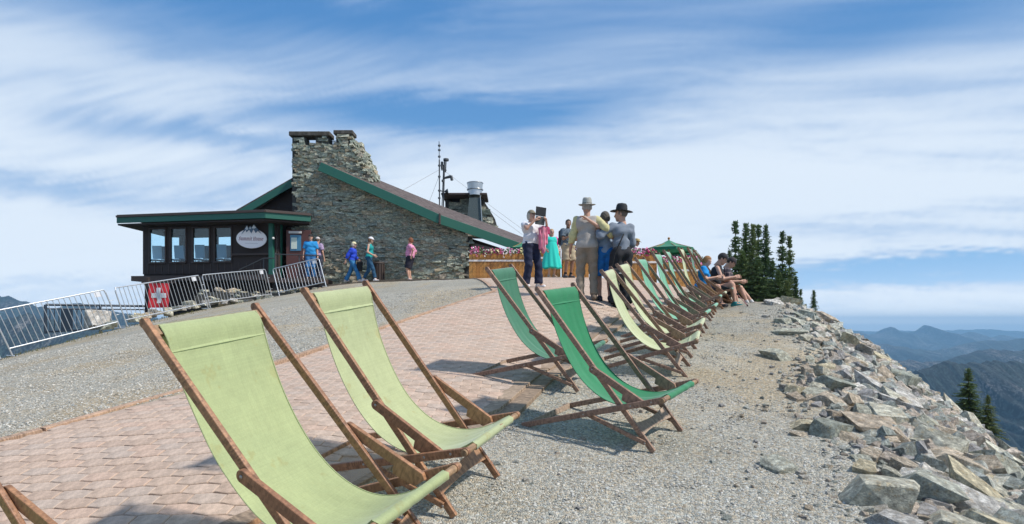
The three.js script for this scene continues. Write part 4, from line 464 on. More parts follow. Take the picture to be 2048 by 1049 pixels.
  for (let i = 0; i <= nu; i++) { const u = i / nu, p = cv.getPointAt(u), tg = cv.getTangentAt(u), nx = -tg.y, ny = tg.x, mid = Math.sin(Math.PI * Math.min(1, Math.max(0, (u - 0.1) / 0.82))), nearS = Math.exp(-(((u - 0.86) / 0.10) ** 2)), nearT = Math.exp(-(((u - 0.14) / 0.08) ** 2)); for (let j = 0; j <= nw; j++) { const w = j / nw * 2 - 1, off = mid * 0.014 * (w * w - 0.4) + mid * 0.018 * (fbm(w * 2.2 + n1, u * 3, 3) - 0.5) + mid * 0.011 * (Math.abs(2 * fbm(w * 4.5 + n1 * 2, u * 1.2 + 3, 3) - 1) - 0.3) + nearS * 0.012 * (fbm(w * 4 + u * 14 + n1, u * 6, 3) - 0.5) + nearT * 0.007 * (fbm(w * 7 + n1, u * 5, 3) - 0.5); pos.push(p.x + nx * off, p.y + ny * off, w * (hw - 0.012 * mid + 0.004 * (fbm(u * 6, n1 + (w > 0 ? 5 : 9), 2) - 0.5))); uv.push(j / nw * 0.5, u * tot * 0.8); } }
  for (let i = 0; i < nu; i++) for (let j = 0; j < nw; j++) { const a = i * (nw + 1) + j, b = a + 1, d2 = a + nw + 1, e = d2 + 1; idx.push(a, b, d2, b, e, d2); }
  const g = new THREE.BufferGeometry(); g.setAttribute('position', new THREE.Float32BufferAttribute(pos, 3)); g.setAttribute('uv', new THREE.Float32BufferAttribute(uv, 2)); g.setIndex(idx); g.computeVertexNormals(); const sling = part('sling', g, cloth, t);
  // stitched hem below the head bar, and rolled side hems
  const hem = []; for (const w of [-1, 1]) { const pts = []; for (let i = 6; i <= nu - 6; i += 2) { const o = (i * (nw + 1) + (w > 0 ? nw : 0)) * 3; pts.push(V(pos[o], pos[o + 1], pos[o + 2])); } hem.push(tube(pts, 0.0032, 40, 5)); } part('hem', merge(hem), cloth, sling);
  return t;
}
const CL = [
  ['deck chair cut off by the bottom left corner, only its brown frame showing', lime, redWood], ['lime green sling deck chair with reddish frame, nearest and largest', lime, redWood], ['lime green sling deck chair directly behind the nearest one', limeWorn, redWood],
  ['green sling deck chair standing half on the pavers, left of the bright green one', greenWorn, greyWood], ['bright green sling deck chair alone on the gravel in the middle', green, greyWood], ['pale lime deck chair at the near end of the long row', limeWorn, greyWood], ['pale lime deck chair, second in the long row', limeWorn, greyWood],
  ['pale green deck chair, third in the long row', greenPale, greyWood], ['pale green deck chair, fourth in the long row', greenPale, greyWood], ['green deck chair, fifth in the long row', greenPale, greyWood], ['yellowish deck chair, sixth in the long row, nearly edge on', limeWorn, redWood], ['green deck chair, seventh in the long row beside the boy in blue', greenWorn, redWood], ['deck chair at the far end of the long row behind the seated people', greenWorn, redWood]];
CH.forEach((c, i) => deckChair(c, CL[i][0], CL[i][1], CL[i][2], 100 + i));

// ───────────────────────── crowd barriers ─────────────────────────
{
  const tubeMat = M(lin(0.60, 0.63, 0.66), 0.38, { metalness: 0.75 }), plate = M(lin(0.62, 0.64, 0.68), 0.5);
  const panels = [[[-210, 790, 12.1], [4, 722, 13.3], 'steel crowd barrier cut off by the left edge of the picture'], [[22, 714, 13.4], [243, 656, 15.6], 'steel crowd barrier in front of the blue mountain, farthest left whole one'], [[252, 655, 15.8], [418, 620, 18.4], 'steel crowd barrier in front of the red flag banner'], [[419, 618, 18.5], [546, 601, 20.9], 'steel crowd barrier in front of the dark basement of the wing'], [[558, 598, 21.0], [654, 573, 20.7], 'steel crowd barrier in front of the deck, nearest the stone wall']];
  panels.forEach(([a, b, label], k) => {
    const A = P(...a), B = P(...b); A.y = G(A.x, -A.z); B.y = G(B.x, -B.z); const t = thing('crowd_barrier', label, 'barrier', A.clone(), 'barriers along the drop on the left'), u = B.clone().sub(A), L = u.length(); u.normalize(); const side = V(-u.z, 0, u.x).normalize(); if (side.z < 0) side.negate(); let v = V(0, 1, 0).addScaledVector(u, -u.y).normalize(); v.addScaledVector(side, -0.05).normalize(); v.addScaledVector(u, -0.10).normalize();
    const H = 1.1, r = 0.1, pt = (x, y) => u.clone().multiplyScalar(x).addScaledVector(v, y), low = 0.20;
    part('frame', merge([tube([pt(0.03, 0.02), pt(0.03, H - r), pt(0.06, H - 0.03), pt(0.03 + r, H), pt(L - 0.03 - r, H), pt(L - 0.06, H - 0.03), pt(L - 0.03, H - r), pt(L - 0.03, 0.02)], 0.0175, 80, 8), rod(pt(0.03, low), pt(L - 0.03, low), 0.0165, 8)]), tubeMat, t);
    const n = Math.round(L / 0.125); for (let i = 1; i < n; i++) { const x = 0.03 + (L - 0.06) * i / n; part('bar', rod(pt(x, low), pt(x, H), 0.0085, 6), tubeMat, t); }
    for (const x of [0.03, L - 0.03]) part('foot', rod(pt(x, 0.02).addScaledVector(side, -0.26), pt(x, 0.02).addScaledVector(side, 0.26), 0.014, 6), tubeMat, t);
    part('number_plate', (() => { const c = pt(L - 0.24, H - 0.09); return rbox(0.15, 0.13, 0.006, 0.003).applyMatrix4(new THREE.Matrix4().makeBasis(u, v, u.clone().cross(v)).setPosition(c)); })(), plate, t);
    part('hook', merge([rod(pt(L - 0.03, H * 0.72), pt(L + 0.08, H * 0.72), 0.008, 6), rod(pt(L - 0.03, H * 0.35), pt(L + 0.08, H * 0.35), 0.008, 6)]), tubeMat, t);
  });
}
{ // red banner with a white cross, on a dark post
  const b = P(317, 616, 19), t = thing('flag_banner', 'red banner with a white cross behind the crowd barrier', 'banner', V(b.x, b.y, b.z)), w = 0.66, h = 0.80; const g = new THREE.PlaneGeometry(w, h, 14, 14), p = g.attributes.position; for (let i = 0; i < p.count; i++) p.setZ(i, 0.02 * Math.sin(p.getX(i) * 11 + p.getY(i) * 3) + 0.012 * Math.sin(p.getY(i) * 14)); g.computeVertexNormals(); g.translate(0, h / 2 + 0.0, 0); const red = M(lin(0.46, 0.02, 0.03), 0.8, { side: THREE.DoubleSide }); part('cloth', g, red, t);
  const cr = (a, c2) => { const q = new THREE.PlaneGeometry(a, c2, 10, 10), pp = q.attributes.position; for (let i = 0; i < pp.count; i++) pp.setZ(i, 0.02 * Math.sin(pp.getX(i) * 11 + pp.getY(i) * 3) + 0.012 * Math.sin(pp.getY(i) * 14)); q.computeVertexNormals(); return q; }; part('cross', merge([cr(0.15, 0.5).translate(0, h / 2, 0.005), cr(0.5, 0.15).translate(0, h / 2, 0.0052)]), M(lin(0.75, 0.75, 0.76), 0.8, { side: THREE.DoubleSide }), t); part('post', rbox(0.12, 1.3, 0.1, 0.01).translate(-0.44, 0.35, -0.1), brownWall, t); part('rail', rbox(1.1, 0.05, 0.05, 0.01).translate(-0.05, 0.83, -0.06), brownWall, t);
}
// stones at the foot of the barriers, and the low stone bank under the wing
{ const r = rngOf(61); const spot = (px, py, d, w, tone, label) => { const p = P(px, py, d), o = one('rock', rockShapes[Math.floor(r() * 14)], rockMats[tone], label, 'rock', 'stones along the foot of the barriers'); o.scale.set(w, w * 0.8, w * 0.9); o.rotation.set((r() - 0.5) * 0.4, r() * 6, (r() - 0.5) * 0.4); o.position.set(p.x, Math.max(p.y, G(p.x, d) + w * 0.1), p.z); };
  for (let i = 0; i < 12; i++) spot(lerp(262, 400, (i + r()) / 12), lerp(634, 606, (i + r()) / 12) + r() * 6, lerp(16.6, 19.4, i / 12), 0.2 + 0.25 * r(), Math.floor(r() * 9), 'stone in the line of stones below the red banner');
  spot(196, 640, 16.6, 1.0, 7, 'large dark boulder behind the left crowd barriers'); spot(215, 650, 16.4, 0.7, 2, 'dark grey boulder below the large one behind the barriers');
  for (let i = 0; i < 12; i++) { const t = Math.pow(r(), 0.9), px = lerp(-10, 640, t), d = lerp(13.4, 21.3, Math.min(1, t * 1.25)) + r() * 0.7, p = P(px, 0, d), w = 0.12 + 0.22 * r(), k = Math.floor(r() * 9), o = one('rock', rockShapes[Math.floor(r() * 14)], rockMats[k], 'small stone in the line of stones under the crowd barriers', 'rock', 'stones along the foot of the barriers'); o.scale.set(w, w * 0.9, w); o.rotation.set((r() - 0.5) * 0.6, r() * 6, (r() - 0.5) * 0.6); o.position.set(p.x, G(p.x, d) + w * 0.12, p.z); }
  const pts = [[395, 612], [395, 588], [430, 580], [560, 582], [650, 572], [650, 600]].map(([a, b]) => { const q = P(a, b, 21.4); return [q.x, q.y]; }), bank = one('rubble_bank', prism(pts.map(([a, b]) => [a, b - 0.1]), -21.7, -21.15), mortar, 'low bank of rubble stones below the dark wing of the lodge', 'bank');
  for (let i = 0; i < 110; i++) { const px = lerp(395, 645, r()), row = r(), p = P(px, lerp(606, 580, row) + (px > 600 ? -4 : 2), 21.1 + row * 0.3), w = 0.14 + 0.24 * r(), o = part('stone', rockShapes[Math.floor(r() * 14)], rockMats[Math.floor(r() * 9)], bank); o.scale.set(w * 1.2, w * 0.75, w); o.rotation.set((r() - 0.5) * 0.5, r() * 6, (r() - 0.5) * 0.5); o.position.copy(p); }
}
{ // dark rail beyond the left barrier, over the drop
  const t = thing('lookout_rail', 'dark metal lookout rail and gate panel behind the left crowd barrier', 'railing', V(P(120, 0, 17.5).x, P(0, 664, 17.5).y, -17.5)), off = t.position.clone().negate(), d = 17.5, m = M(lin(0.02, 0.035, 0.055), 0.5), add = (n, g) => part(n, g.translate(off.x, off.y, off.z), m, t); add('top_rail', rod(P(90, 610, d), P(300, 613, d + 2), 0.035, 8)); add('middle_rail', rod(P(90, 618, d), P(300, 620, d + 2), 0.02, 8)); for (const px of [90, 200]) add('post', rod(P(px, 610, d), P(px, 668, d), 0.04, 8)); add('bottom_rail', rod(P(90, 664, d), P(170, 660, d), 0.03, 8)); for (let i = 1; i < 9; i++) add('picket', rod(P(90 + i * 9, 618, d), P(90 + i * 9, 662, d), 0.012, 6)); add('gate_panel', merge([box(0.34, 0.62, 0.03, P(133, 0, d).x, P(0, 640, d).y, -d)]));
}

// ───────────────────────── planters, parasols, bench, bin ─────────────────────────
const cedar = [WOOD(0.88, 0.42, 0.10, 0.5), WOOD(0.78, 0.35, 0.08, 0.5), WOOD(0.92, 0.47, 0.13, 0.5)];
const leafMat = MP(lin(0.07, 0.15, 0.035), 0.8, { transmission: 0.3, thickness: 0, side: THREE.DoubleSide }), bloom = [[0.42, 0.03, 0.12], [0.70, 0.20, 0.42], [0.78, 0.74, 0.70], [0.25, 0.02, 0.09], [0.74, 0.70, 0.36]].map((c) => MP(lin(...c), 0.8, { transmission: 0.25, thickness: 0, side: THREE.DoubleSide }));
function planter(px0, px1, d, hgt, label, seed, base) {
  const a = P(px0, 0, d), b = P(px1, 0, d), w = b.x - a.x, y = base ?? Math.min(G(a.x, d), G(b.x, d)) - 0.02, r = rngOf(seed), t = thing('flower_planter', label, 'planter', V((a.x + b.x) / 2, y, -d), 'orange wooden planters full of petunias'), dp = 0.55, n = Math.max(3, Math.round(w / 0.135));
  for (let i = 0; i < n; i++) { const x = -w / 2 + (i + 0.5) * w / n; part('plank', rbox(w / n - 0.006, hgt, 0.025, 0.004).translate(x, hgt / 2, dp / 2), cedar[Math.floor(r() * 3)], t); }
  part('side_panel', rbox(0.025, hgt, dp - 0.03, 0.004).translate(-w / 2 + 0.02, hgt / 2, -0.005), cedar[0], t); part('side_panel', rbox(0.025, hgt, dp - 0.03, 0.004).translate(w / 2 - 0.02, hgt / 2, -0.005), cedar[1], t); part('back_panel', rbox(w - 0.1, hgt, 0.025, 0.004).translate(0, hgt / 2, -dp / 2), cedar[1], t);
  part('white_batten', rbox(w + 0.02, 0.065, 0.02, 0.004).translate(0, hgt * 0.74, dp / 2 + 0.024), M(lin(0.80, 0.76, 0.72), 0.7), t); part('soil', box(w - 0.08, 0.05, dp - 0.06, 0, hgt - 0.08, 0), M(lin(0.03, 0.022, 0.016), 1), t);
  const leaf = [], bl = bloom.map(() => []), q = new THREE.Quaternion(); const disc = new THREE.CircleGeometry(1, 5), lf = new THREE.PlaneGeometry(1, 0.5);
  for (let i = 0; i < w * 420; i++) { const x = (r() - 0.5) * w, z = (r() - 0.4) * dp * 1.2, hump = 0.12 + 0.13 * fbm(x * 4 + seed, 1, 2), y2 = hgt - 0.02 + r() * hump; q.setFromEuler(new THREE.Euler(r() * 3, r() * 6, r() * 3)); leaf.push(lf.clone().scale(0.055, 0.06, 1).applyQuaternion(q).translate(x, y2, z)); }
  for (let i = 0; i < w * 170; i++) { const x = (r() - 0.5) * w, cl = Math.floor(fbm(x * 2.3 + seed * 3, 7, 2) * 9 + r() * 1.3) % 5, z = (r() - 0.25) * dp * 1.2, spill = z > dp / 2 - 0.04 ? r() * 0.26 * (fbm(x * 3 + seed, 4, 2)) : 0, y2 = hgt + 0.03 + r() * (0.12 + 0.16 * fbm(x * 4 + seed, 1, 2)) - spill * 1.2; q.setFromEuler(new THREE.Euler(-0.6 + (r() - 0.5) * 1.4, (r() - 0.5) * 1.6, r() * 3)); bl[cl].push(disc.clone().scale(0.034, 0.034, 1).applyQuaternion(q).translate(x, y2, z)); }
  part('foliage', merge(leaf), leafMat, t).userData.kind = 'stuff'; bl.forEach((l, i) => { if (l.length) part('blossoms', merge(l), bloom[i], t).userData.kind = 'stuff'; });
}
planter(939, 1066, 22, 1.02, 'long orange wooden flower planter with a white batten, next to the stone wall end', 3); planter(1066, 1120, 20.6, 0.98, 'orange flower planter behind the woman in the turquoise dress', 5); planter(1124, 1176, 20.4, 0.98, 'orange flower planter behind the man in khaki shorts', 6); planter(1240, 1310, 19.6, 0.98, 'orange flower planter behind the near end of the deck chair row', 7); planter(1326, 1402, 19.2, 0.98, 'orange flower planter under the open green parasol', 9);
function parasol(px, pyTop, d, rad, hgtRim, label, base) {
  const top = P(px, pyTop, d), y = base ?? G(top.x, d), H = top.y - y, t = thing('parasol', label, 'parasol', V(top.x, y, -d), 'green parasols on the terrace'), n = 8, g = [], m = MP(lin(0.012, 0.20, 0.10), 0.8, { transmission: 0.2, thickness: 0, side: THREE.DoubleSide });
  const rim = H - hgtRim, pos = [], seg = 6, idx = []; for (let i = 0; i < n; i++) for (let k = 0; k <= seg; k++) for (let j = 0; j <= 4; j++) { const a0 = i / n * 6.2832, a1 = (i + 1) / n * 6.2832, s = k / seg, rr = rad * s, ang = lerp(a0, a1, j / 4), chord = 1 - 0.07 * Math.sin(Math.PI * j / 4), yy = lerp(H - 0.02, rim, s) - 0.05 * Math.sin(Math.PI * s) - 0.03 * s * Math.sin(Math.PI * j / 4); pos.push(Math.cos(ang) * rr * chord, yy, Math.sin(ang) * rr * chord); }
  for (let i = 0; i < n; i++) for (let k = 0; k < seg; k++) for (let j = 0; j < 4; j++) { const o = i * (seg + 1) * 5, a = o + k * 5 + j, b = a + 1, c = a + 5, e = c + 1; idx.push(a, b, c, b, e, c); } const cg = new THREE.BufferGeometry(); cg.setAttribute('position', new THREE.Float32BufferAttribute(pos, 3)); cg.setIndex(idx); cg.computeVertexNormals(); part('canopy', cg, m, t);
  const val = []; for (let i = 0; i < n; i++) { const a0 = i / n * 6.2832, a1 = (i + 1) / n * 6.2832, p0 = V(Math.cos(a0) * rad, rim, Math.sin(a0) * rad), p1 = V(Math.cos(a1) * rad, rim, Math.sin(a1) * rad); val.push(beam(p0.clone().add(V(0, -0.05, 0)), p1.clone().add(V(0, -0.05, 0)), 0.1, 0.004, V(Math.cos((a0 + a1) / 2), 0, Math.sin((a0 + a1) / 2)), 0.001)); part('rib', rod(V(0, H - 0.08, 0), V(Math.cos(a0) * rad * 0.97, rim - 0.01, Math.sin(a0) * rad * 0.97), 0.01, 5), cedar[1], t); } part('valance', merge(val), m, t);
  part('pole', rod(V(0, 0, 0), V(0, H, 0), 0.024, 10), cedar[1], t); part('finial', new THREE.SphereGeometry(0.045, 10, 8).translate(0, H + 0.03, 0), cedar[1], t); part('base', new THREE.CylinderGeometry(0.25, 0.28, 0.08, 18).translate(0, 0.04, 0), darkMetal, t);
}
parasol(1338, 479, 20.6, 0.92, 0.36, 'open green parasol behind the middle of the deck chair row'); parasol(1052, 478, 23.5, 0.85, 0.42, 'green parasol half hidden behind the woman holding up the tablet'); parasol(1372, 497, 24, 0.6, 0.3, 'smaller green parasol behind and below the open one');
{ // bin by the wall, dark bag, timber step, bench
  const b = P(757, 566, 22.6), t = thing('litter_bin', 'dark brown slatted litter bin against the stone wall', 'bin', V(b.x, G(b.x, 22.6), b.z)), dk = [M(lin(0.045, 0.03, 0.025), 0.7), M(lin(0.035, 0.024, 0.02), 0.7)]; part('drum', new THREE.CylinderGeometry(0.21, 0.20, 0.70, 18).translate(0, 0.36, 0), dk[1], t); for (let i = 0; i < 14; i++) { const a = i / 14 * 6.2832; part('slat', rbox(0.075, 0.66, 0.02, 0.004).translate(0, 0.37, 0.222).rotateY(a), dk[0], t); } part('lid', new THREE.CylinderGeometry(0.20, 0.25, 0.07, 18).translate(0, 0.745, 0), dk[1], t);
  const st = thing('timber_step', 'long weathered timber edge along the foot of the stone wall', 'timber edge', GV(P(800, 0, 21.4).x, 21.4)), x0 = P(655, 0, 21.4).x, x1 = P(985, 0, 21.4).x; for (let i = 0; i < 3; i++) { const a = lerp(x0, x1, i / 3), c = lerp(x0, x1, (i + 1) / 3) - 0.02; part('timber', beam(GV(a, 21.4, 0.02), GV(c, 21.4, 0.02), 0.1, 0.14, V(0, 0, 1)).translate(-st.position.x, -st.position.y, -st.position.z), WOOD(0.2, 0.17, 0.145, 0.9), st); }
  const bw = WOOD(0.30, 0.20, 0.13, 0.7), bp = GV(4.18, 12.25), bn = thing('timber_bench', 'low timber bench under the three seated people at the end of the row', 'bench', V(bp.x, Math.min(G(3.9, 11.9), G(4.5, 12.6)), bp.z)); bn.rotation.y = 0.85; for (const z of [-0.11, 0.11]) part('seat_plank', rbox(1.7, 0.05, 0.20, 0.008).translate(0, 0.285, z), bw, bn); for (const x of [-0.68, 0.68]) part('leg', rbox(0.09, 0.34, 0.34, 0.008).translate(x, 0.09, 0), bw, bn);
}

// ───────────────────────── fir trees ─────────────────────────
const needle = [[0.11, 0.17, 0.068], [0.13, 0.19, 0.068], [0.17, 0.215, 0.075]].map((c) => MP(lin(...c), 0.85, { transmission: 0.12, thickness: 0, side: THREE.DoubleSide })), bark = M(lin(0.10, 0.075, 0.055), 0.95, { bumpMap: grit, bumpScale: 0.01 });
function firGeo(seed, slim, bare) { // unit height: the branches of a narrow mountain fir
  const r = rngOf(seed), pos = [], limbs = [], tuft = (p, dir, up, len, wid) => { const s = dir.clone().cross(up).normalize(), a = p, tip = p.clone().addScaledVector(dir, len), m1 = p.clone().addScaledVector(dir, len * 0.45).addScaledVector(s, wid), m2 = p.clone().addScaledVector(dir, len * 0.45).addScaledVector(s, -wid), rise = up.clone().multiplyScalar(wid * 0.4); m1.add(rise); for (const v of [a, m1, tip, a, tip, m2]) pos.push(v.x, v.y, v.z); };
  const whorls = 52; for (let k = 0; k < whorls; k++) { const h = lerp(bare, 0.985, Math.pow(k / whorls, 0.92)), taper = Math.pow(1 - h, 0.95) * (0.65 + 0.7 * fbm(h * 9 + seed, 2, 2)), len0 = slim * taper + 0.013, nb = 5 + Math.floor(r() * 3); if (fbm(h * 13 + seed * 3, 5, 2) < 0.2 && h < 0.9) continue;
    for (let b = 0; b < nb; b++) { const a = (b + r()) / nb * 6.2832, l = len0 * (0.55 + 0.7 * r()), droop = -0.32 + 0.5 * h + (r() - 0.5) * 0.25, dir = V(Math.cos(a), droop, Math.sin(a)).normalize(), o = V(0, h + (r() - 0.5) * 0.012, 0), end = o.clone().addScaledVector(dir, l); limbs.push([o, end]); const nt = Math.max(4, Math.round(l / 0.008)); for (let i = 0; i < nt; i++) { const t = (i + 0.6) / nt, p = o.clone().lerp(end, t), sd = V(-dir.z, 0, dir.x).multiplyScalar(i & 1 ? 1 : -1), d2 = dir.clone().multiplyScalar(0.55).addScaledVector(sd, 0.8 * (1 - t * 0.6)).add(V((r() - 0.5) * 0.5, 0.1 + (r() - 0.3) * 0.5, (r() - 0.5) * 0.5)).normalize(); tuft(p, d2, V(0, 1, 0), (0.02 + 0.026 * r()) * (1.15 - 0.5 * t) * (0.6 + 5 * len0), 0.007 + 0.007 * r() * (0.5 + len0 * 8)); if (i % 3 === 0) tuft(p, V((r() - 0.5), 0.9, (r() - 0.5)).normalize(), dir, 0.02 + 0.014 * r(), 0.008); } } }
  const crown = new THREE.BufferGeometry(); crown.setAttribute('position', new THREE.Float32BufferAttribute(pos, 3)); crown.computeVertexNormals();
  const trunk = merge([new THREE.CylinderGeometry(0.002, 0.014, 1, 8).translate(0, 0.5, 0).toNonIndexed(), ...limbs.filter((_, i) => i % 2 === 0).map(([a, b]) => rod(a, b, 0.0016, 4, 0.0006))]); return { crown, trunk };
}
const firs = [firGeo(1, 0.20, 0.05), firGeo(2, 0.16, 0.08), firGeo(3, 0.32, 0.03), firGeo(4, 0.12, 0.2)];
function fir(px, pyTop, pyBase, d, kind, tone, label, group, wide = 1) { const b = P(px, pyBase, d), H = P(px, pyTop, d).y - b.y, t = thing('fir_tree', label, 'tree', b, group); t.rotation.y = px * 0.7; for (const [n, g, m] of [['trunk', firs[kind].trunk, bark], ['crown', firs[kind].crown, needle[tone]]]) { const o = part(n, g, m, t); o.scale.set(H * wide, H, H * wide); } }
{ const grp = 'narrow firs clustered behind the crest';
  for (const [px, top, base, d, k, tone, w, label] of [[1471, 441, 660, 30, 1, 0, 1, 'tall narrow fir at the left of the cluster, the tallest top'], [1492, 446, 660, 31, 0, 1, 1, 'fir second from the left in the cluster'], [1506, 448, 660, 29, 3, 2, 1, 'thin fir with a bare lower trunk in the middle of the cluster'], [1517, 448, 662, 32, 1, 1, 1, 'fir right of the thin bare trunked one'], [1532, 449, 665, 30, 0, 0, 0.85, 'narrow fir with a ragged top right of the middle of the cluster'], [1459, 500, 660, 29, 2, 0, 0.8, 'short fir at the left edge of the cluster, behind the seated people'], [1483, 500, 665, 27, 2, 1, 1.15, 'broad low fir in front of the left firs'], [1515, 512, 668, 26.5, 2, 0, 1.2, 'broad low fir at the front of the cluster'], [1545, 520, 670, 28, 2, 0, 1, 'low fir between the two groups of spires'], [1565, 462, 668, 30, 1, 0, 1, 'tall fir of the right hand pair'], [1579, 471, 672, 31, 1, 2, 0.9, 'slightly shorter fir of the right hand pair'], [1556, 540, 680, 27, 2, 1, 1, 'low bushy fir below the right hand pair'], [1592, 552, 690, 28, 0, 0, 0.9, 'small fir at the right edge of the cluster'], [1574, 560, 690, 26.5, 2, 2, 1.1, 'low lighter green fir in front of the right edge'], [1602, 578, 690, 27.5, 1, 1, 0.9, 'smallest fir at the right edge of the cluster']]) fir(px, top, base, d, k, tone, label, grp, w);
  fir(1628, 580, 680, 24, 0, 0, 'small dark fir standing alone on the rocky skyline'); fir(1612, 608, 680, 24, 1, 0, 'tiny fir left of the lone one on the rocky skyline'); fir(1641, 638, 680, 22, 2, 0, 'fir sprig poking over the rocks on the skyline'); fir(1938, 736, 850, 22, 2, 1, 'dark fir below the rock bank in front of the near ridge', undefined, 1.15); fir(1977, 790, 870, 21, 2, 2, 'small fir right of the dark one below the rock bank', undefined, 1.1);
}
// ───────────────────────── people ─────────────────────────
function netMesh(sdf, lo, hi, cell) { // surface nets over a field of distances
  const n = [0, 1, 2].map((i) => Math.ceil((hi[i] - lo[i]) / cell) + 2), [nx, ny, nz] = n, F = new Float32Array(nx * ny * nz), id = new Int32Array(nx * ny * nz).fill(-1), pos = [], idx = [];
  for (let k = 0, o = 0; k < nz; k++) for (let j = 0; j < ny; j++) for (let i = 0; i < nx; i++, o++) F[o] = sdf(lo[0] + (i - 0.5) * cell, lo[1] + (j - 0.5) * cell, lo[2] + (k - 0.5) * cell);
  const st = [1, nx, nx * ny], corner = [0, 1, nx, nx + 1, nx * ny, nx * ny + 1, nx * ny + nx, nx * ny + nx + 1], ed = [[0, 1], [2, 3], [4, 5], [6, 7], [0, 2], [1, 3], [4, 6], [5, 7], [0, 4], [1, 5], [2, 6], [3, 7]];
  for (let k = 0; k < nz - 1; k++) for (let j = 0; j < ny - 1; j++) for (let i = 0; i < nx - 1; i++) { const o = i + j * nx + k * nx * ny; let m = 0; for (let c = 0; c < 8; c++) if (F[o + corner[c]] < 0) m |= 1 << c; if (m === 0 || m === 255) continue; let x = 0, y = 0, z = 0, q = 0; for (const [a, b] of ed) { const fa = F[o + corner[a]], fb = F[o + corner[b]]; if ((fa < 0) === (fb < 0)) continue; const t = fa / (fa - fb); x += lerp(a & 1, b & 1, t); y += lerp((a >> 1) & 1, (b >> 1) & 1, t); z += lerp(a >> 2, b >> 2, t); q++; } id[o] = pos.length / 3; pos.push(lo[0] + (i - 0.5 + x / q) * cell, lo[1] + (j - 0.5 + y / q) * cell, lo[2] + (k - 0.5 + z / q) * cell); }
  for (let k = 1; k < nz - 1; k++) for (let j = 1; j < ny - 1; j++) for (let i = 1; i < nx - 1; i++) { const o = i + j * nx + k * nx * ny, inn = F[o] < 0; for (let a = 0; a < 3; a++) { if (inn === (F[o + st[a]] < 0)) continue; const u = st[(a + 1) % 3], v = st[(a + 2) % 3], A = id[o - u - v], B = id[o - v], C = id[o], D = id[o - u]; if (A < 0 || B < 0 || C < 0 || D < 0) continue; if (inn) idx.push(A, B, C, A, C, D); else idx.push(A, C, B, A, D, C); } }
  const g = new THREE.BufferGeometry(); g.setAttribute('position', new THREE.Float32BufferAttribute(pos, 3)); g.setIndex(idx); g.computeVertexNormals(); return g;
}
function capsules(list, k, extra) { // smooth union of tapered capsules [a, b, ra, rb, cut]
  const S = list.map(([a, b, ra, rb, cut]) => { const dx = b.x - a.x, dy = b.y - a.y, dz = b.z - a.z, l2 = dx * dx + dy * dy + dz * dz || 1e-9, l = Math.sqrt(l2); return [a.x, a.y, a.z, dx, dy, dz, 1 / l2, ra, rb - ra, cut ? 1 : 0, l]; });
  return (x, y, z) => { let d = 9; for (const s of S) { const px = x - s[0], py = y - s[1], pz = z - s[2]; let t = (px * s[3] + py * s[4] + pz * s[5]) * s[6]; const tc = t < 0 ? 0 : t > 1 ? 1 : t, qx = px - s[3] * tc, qy = py - s[4] * tc, qz = pz - s[5] * tc; let e = Math.sqrt(qx * qx + qy * qy + qz * qz) - s[7] - s[8] * tc; if (s[9]) e = Math.max(e, (t - 1) * s[10]); const h = Math.max(k - Math.abs(d - e), 0) / k; d = Math.min(d, e) - h * h * k * 0.25; } return extra ? extra(d, x, y, z) : d; };
}
const bounds = (list, pad) => { const lo = [9, 9, 9], hi = [-9, -9, -9]; for (const [a, b, ra, rb] of list) for (const [p, r] of [[a, ra], [b, rb]]) ['x', 'y', 'z'].forEach((c, i) => { lo[i] = Math.min(lo[i], p[c] - r - pad); hi[i] = Math.max(hi[i], p[c] + r + pad); }); return [lo, hi]; };
const ell = (x, y, z, cx, cy, cz, rx, ry, rz) => { const a = (x - cx) / rx, b = (y - cy) / ry, c = (z - cz) / rz; return (Math.sqrt(a * a + b * b + c * c) - 1) * Math.min(rx, ry, rz); };
const smin = (a, b, k) => { const h = Math.max(k - Math.abs(a - b), 0) / k; return Math.min(a, b) - h * h * k * 0.25; };
const headSDF = (() => { const caps = capsules([[V(0, 0.005, 0.088), V(0, -0.032, 0.104), 0.009, 0.014], [V(-0.034, 0.026, 0.074), V(0.034, 0.026, 0.074), 0.013, 0.013], [V(-0.02, -0.064, 0.078), V(0.02, -0.064, 0.078), 0.010, 0.010], [V(0, -0.1, 0.058), V(0, -0.098, 0.06), 0.024, 0.024], [V(0, -0.06, -0.02), V(0, -0.2, -0.045), 0.05, 0.056]], 0.02); return (x, y, z) => { let d = smin(ell(x, y, z, 0, 0.03, -0.015, 0.074, 0.092, 0.094), ell(x, y, z, 0, -0.045, 0.016, 0.057, 0.076, 0.072), 0.05); d = smin(d, caps(x, y, z), 0.02); const ax = Math.abs(x); d = smin(d, ell(ax, y, z, 0.078, -0.005, -0.012, 0.011, 0.031, 0.019), 0.008); d = Math.max(d, -(Math.hypot(ax - 0.031, y + 0.0, z - 0.098) - 0.016)); return Math.min(d, Math.hypot(ax - 0.031, y - 0.0, z - 0.079) - 0.0125); }; })();
const headCache = new Map();
function headGeo(skin, cell) { const key = skin.join() + cell; if (!headCache.has(key)) { const g = netMesh(headSDF, [-0.1, -0.2, -0.13], [0.1, 0.14, 0.14], cell); paint(g, (x, y, z) => { const ax = Math.abs(x); if (Math.hypot(ax - 0.031, y, z - 0.09) < 0.012) return Math.hypot(ax - 0.031, y) < 0.006 ? [0.03, 0.02, 0.02] : [0.6, 0.58, 0.55]; if (Math.abs(y + 0.064) < 0.009 && ax < 0.023 && z > 0.075) return [skin[0] * 0.8, skin[1] * 0.5, skin[2] * 0.5]; if (Math.abs(y - 0.032) < 0.005 && ax > 0.014 && ax < 0.045 && z > 0.07) return [0.12, 0.08, 0.06]; return skin; }); headCache.set(key, g); } return headCache.get(key).clone(); }
const handCache = new Map();
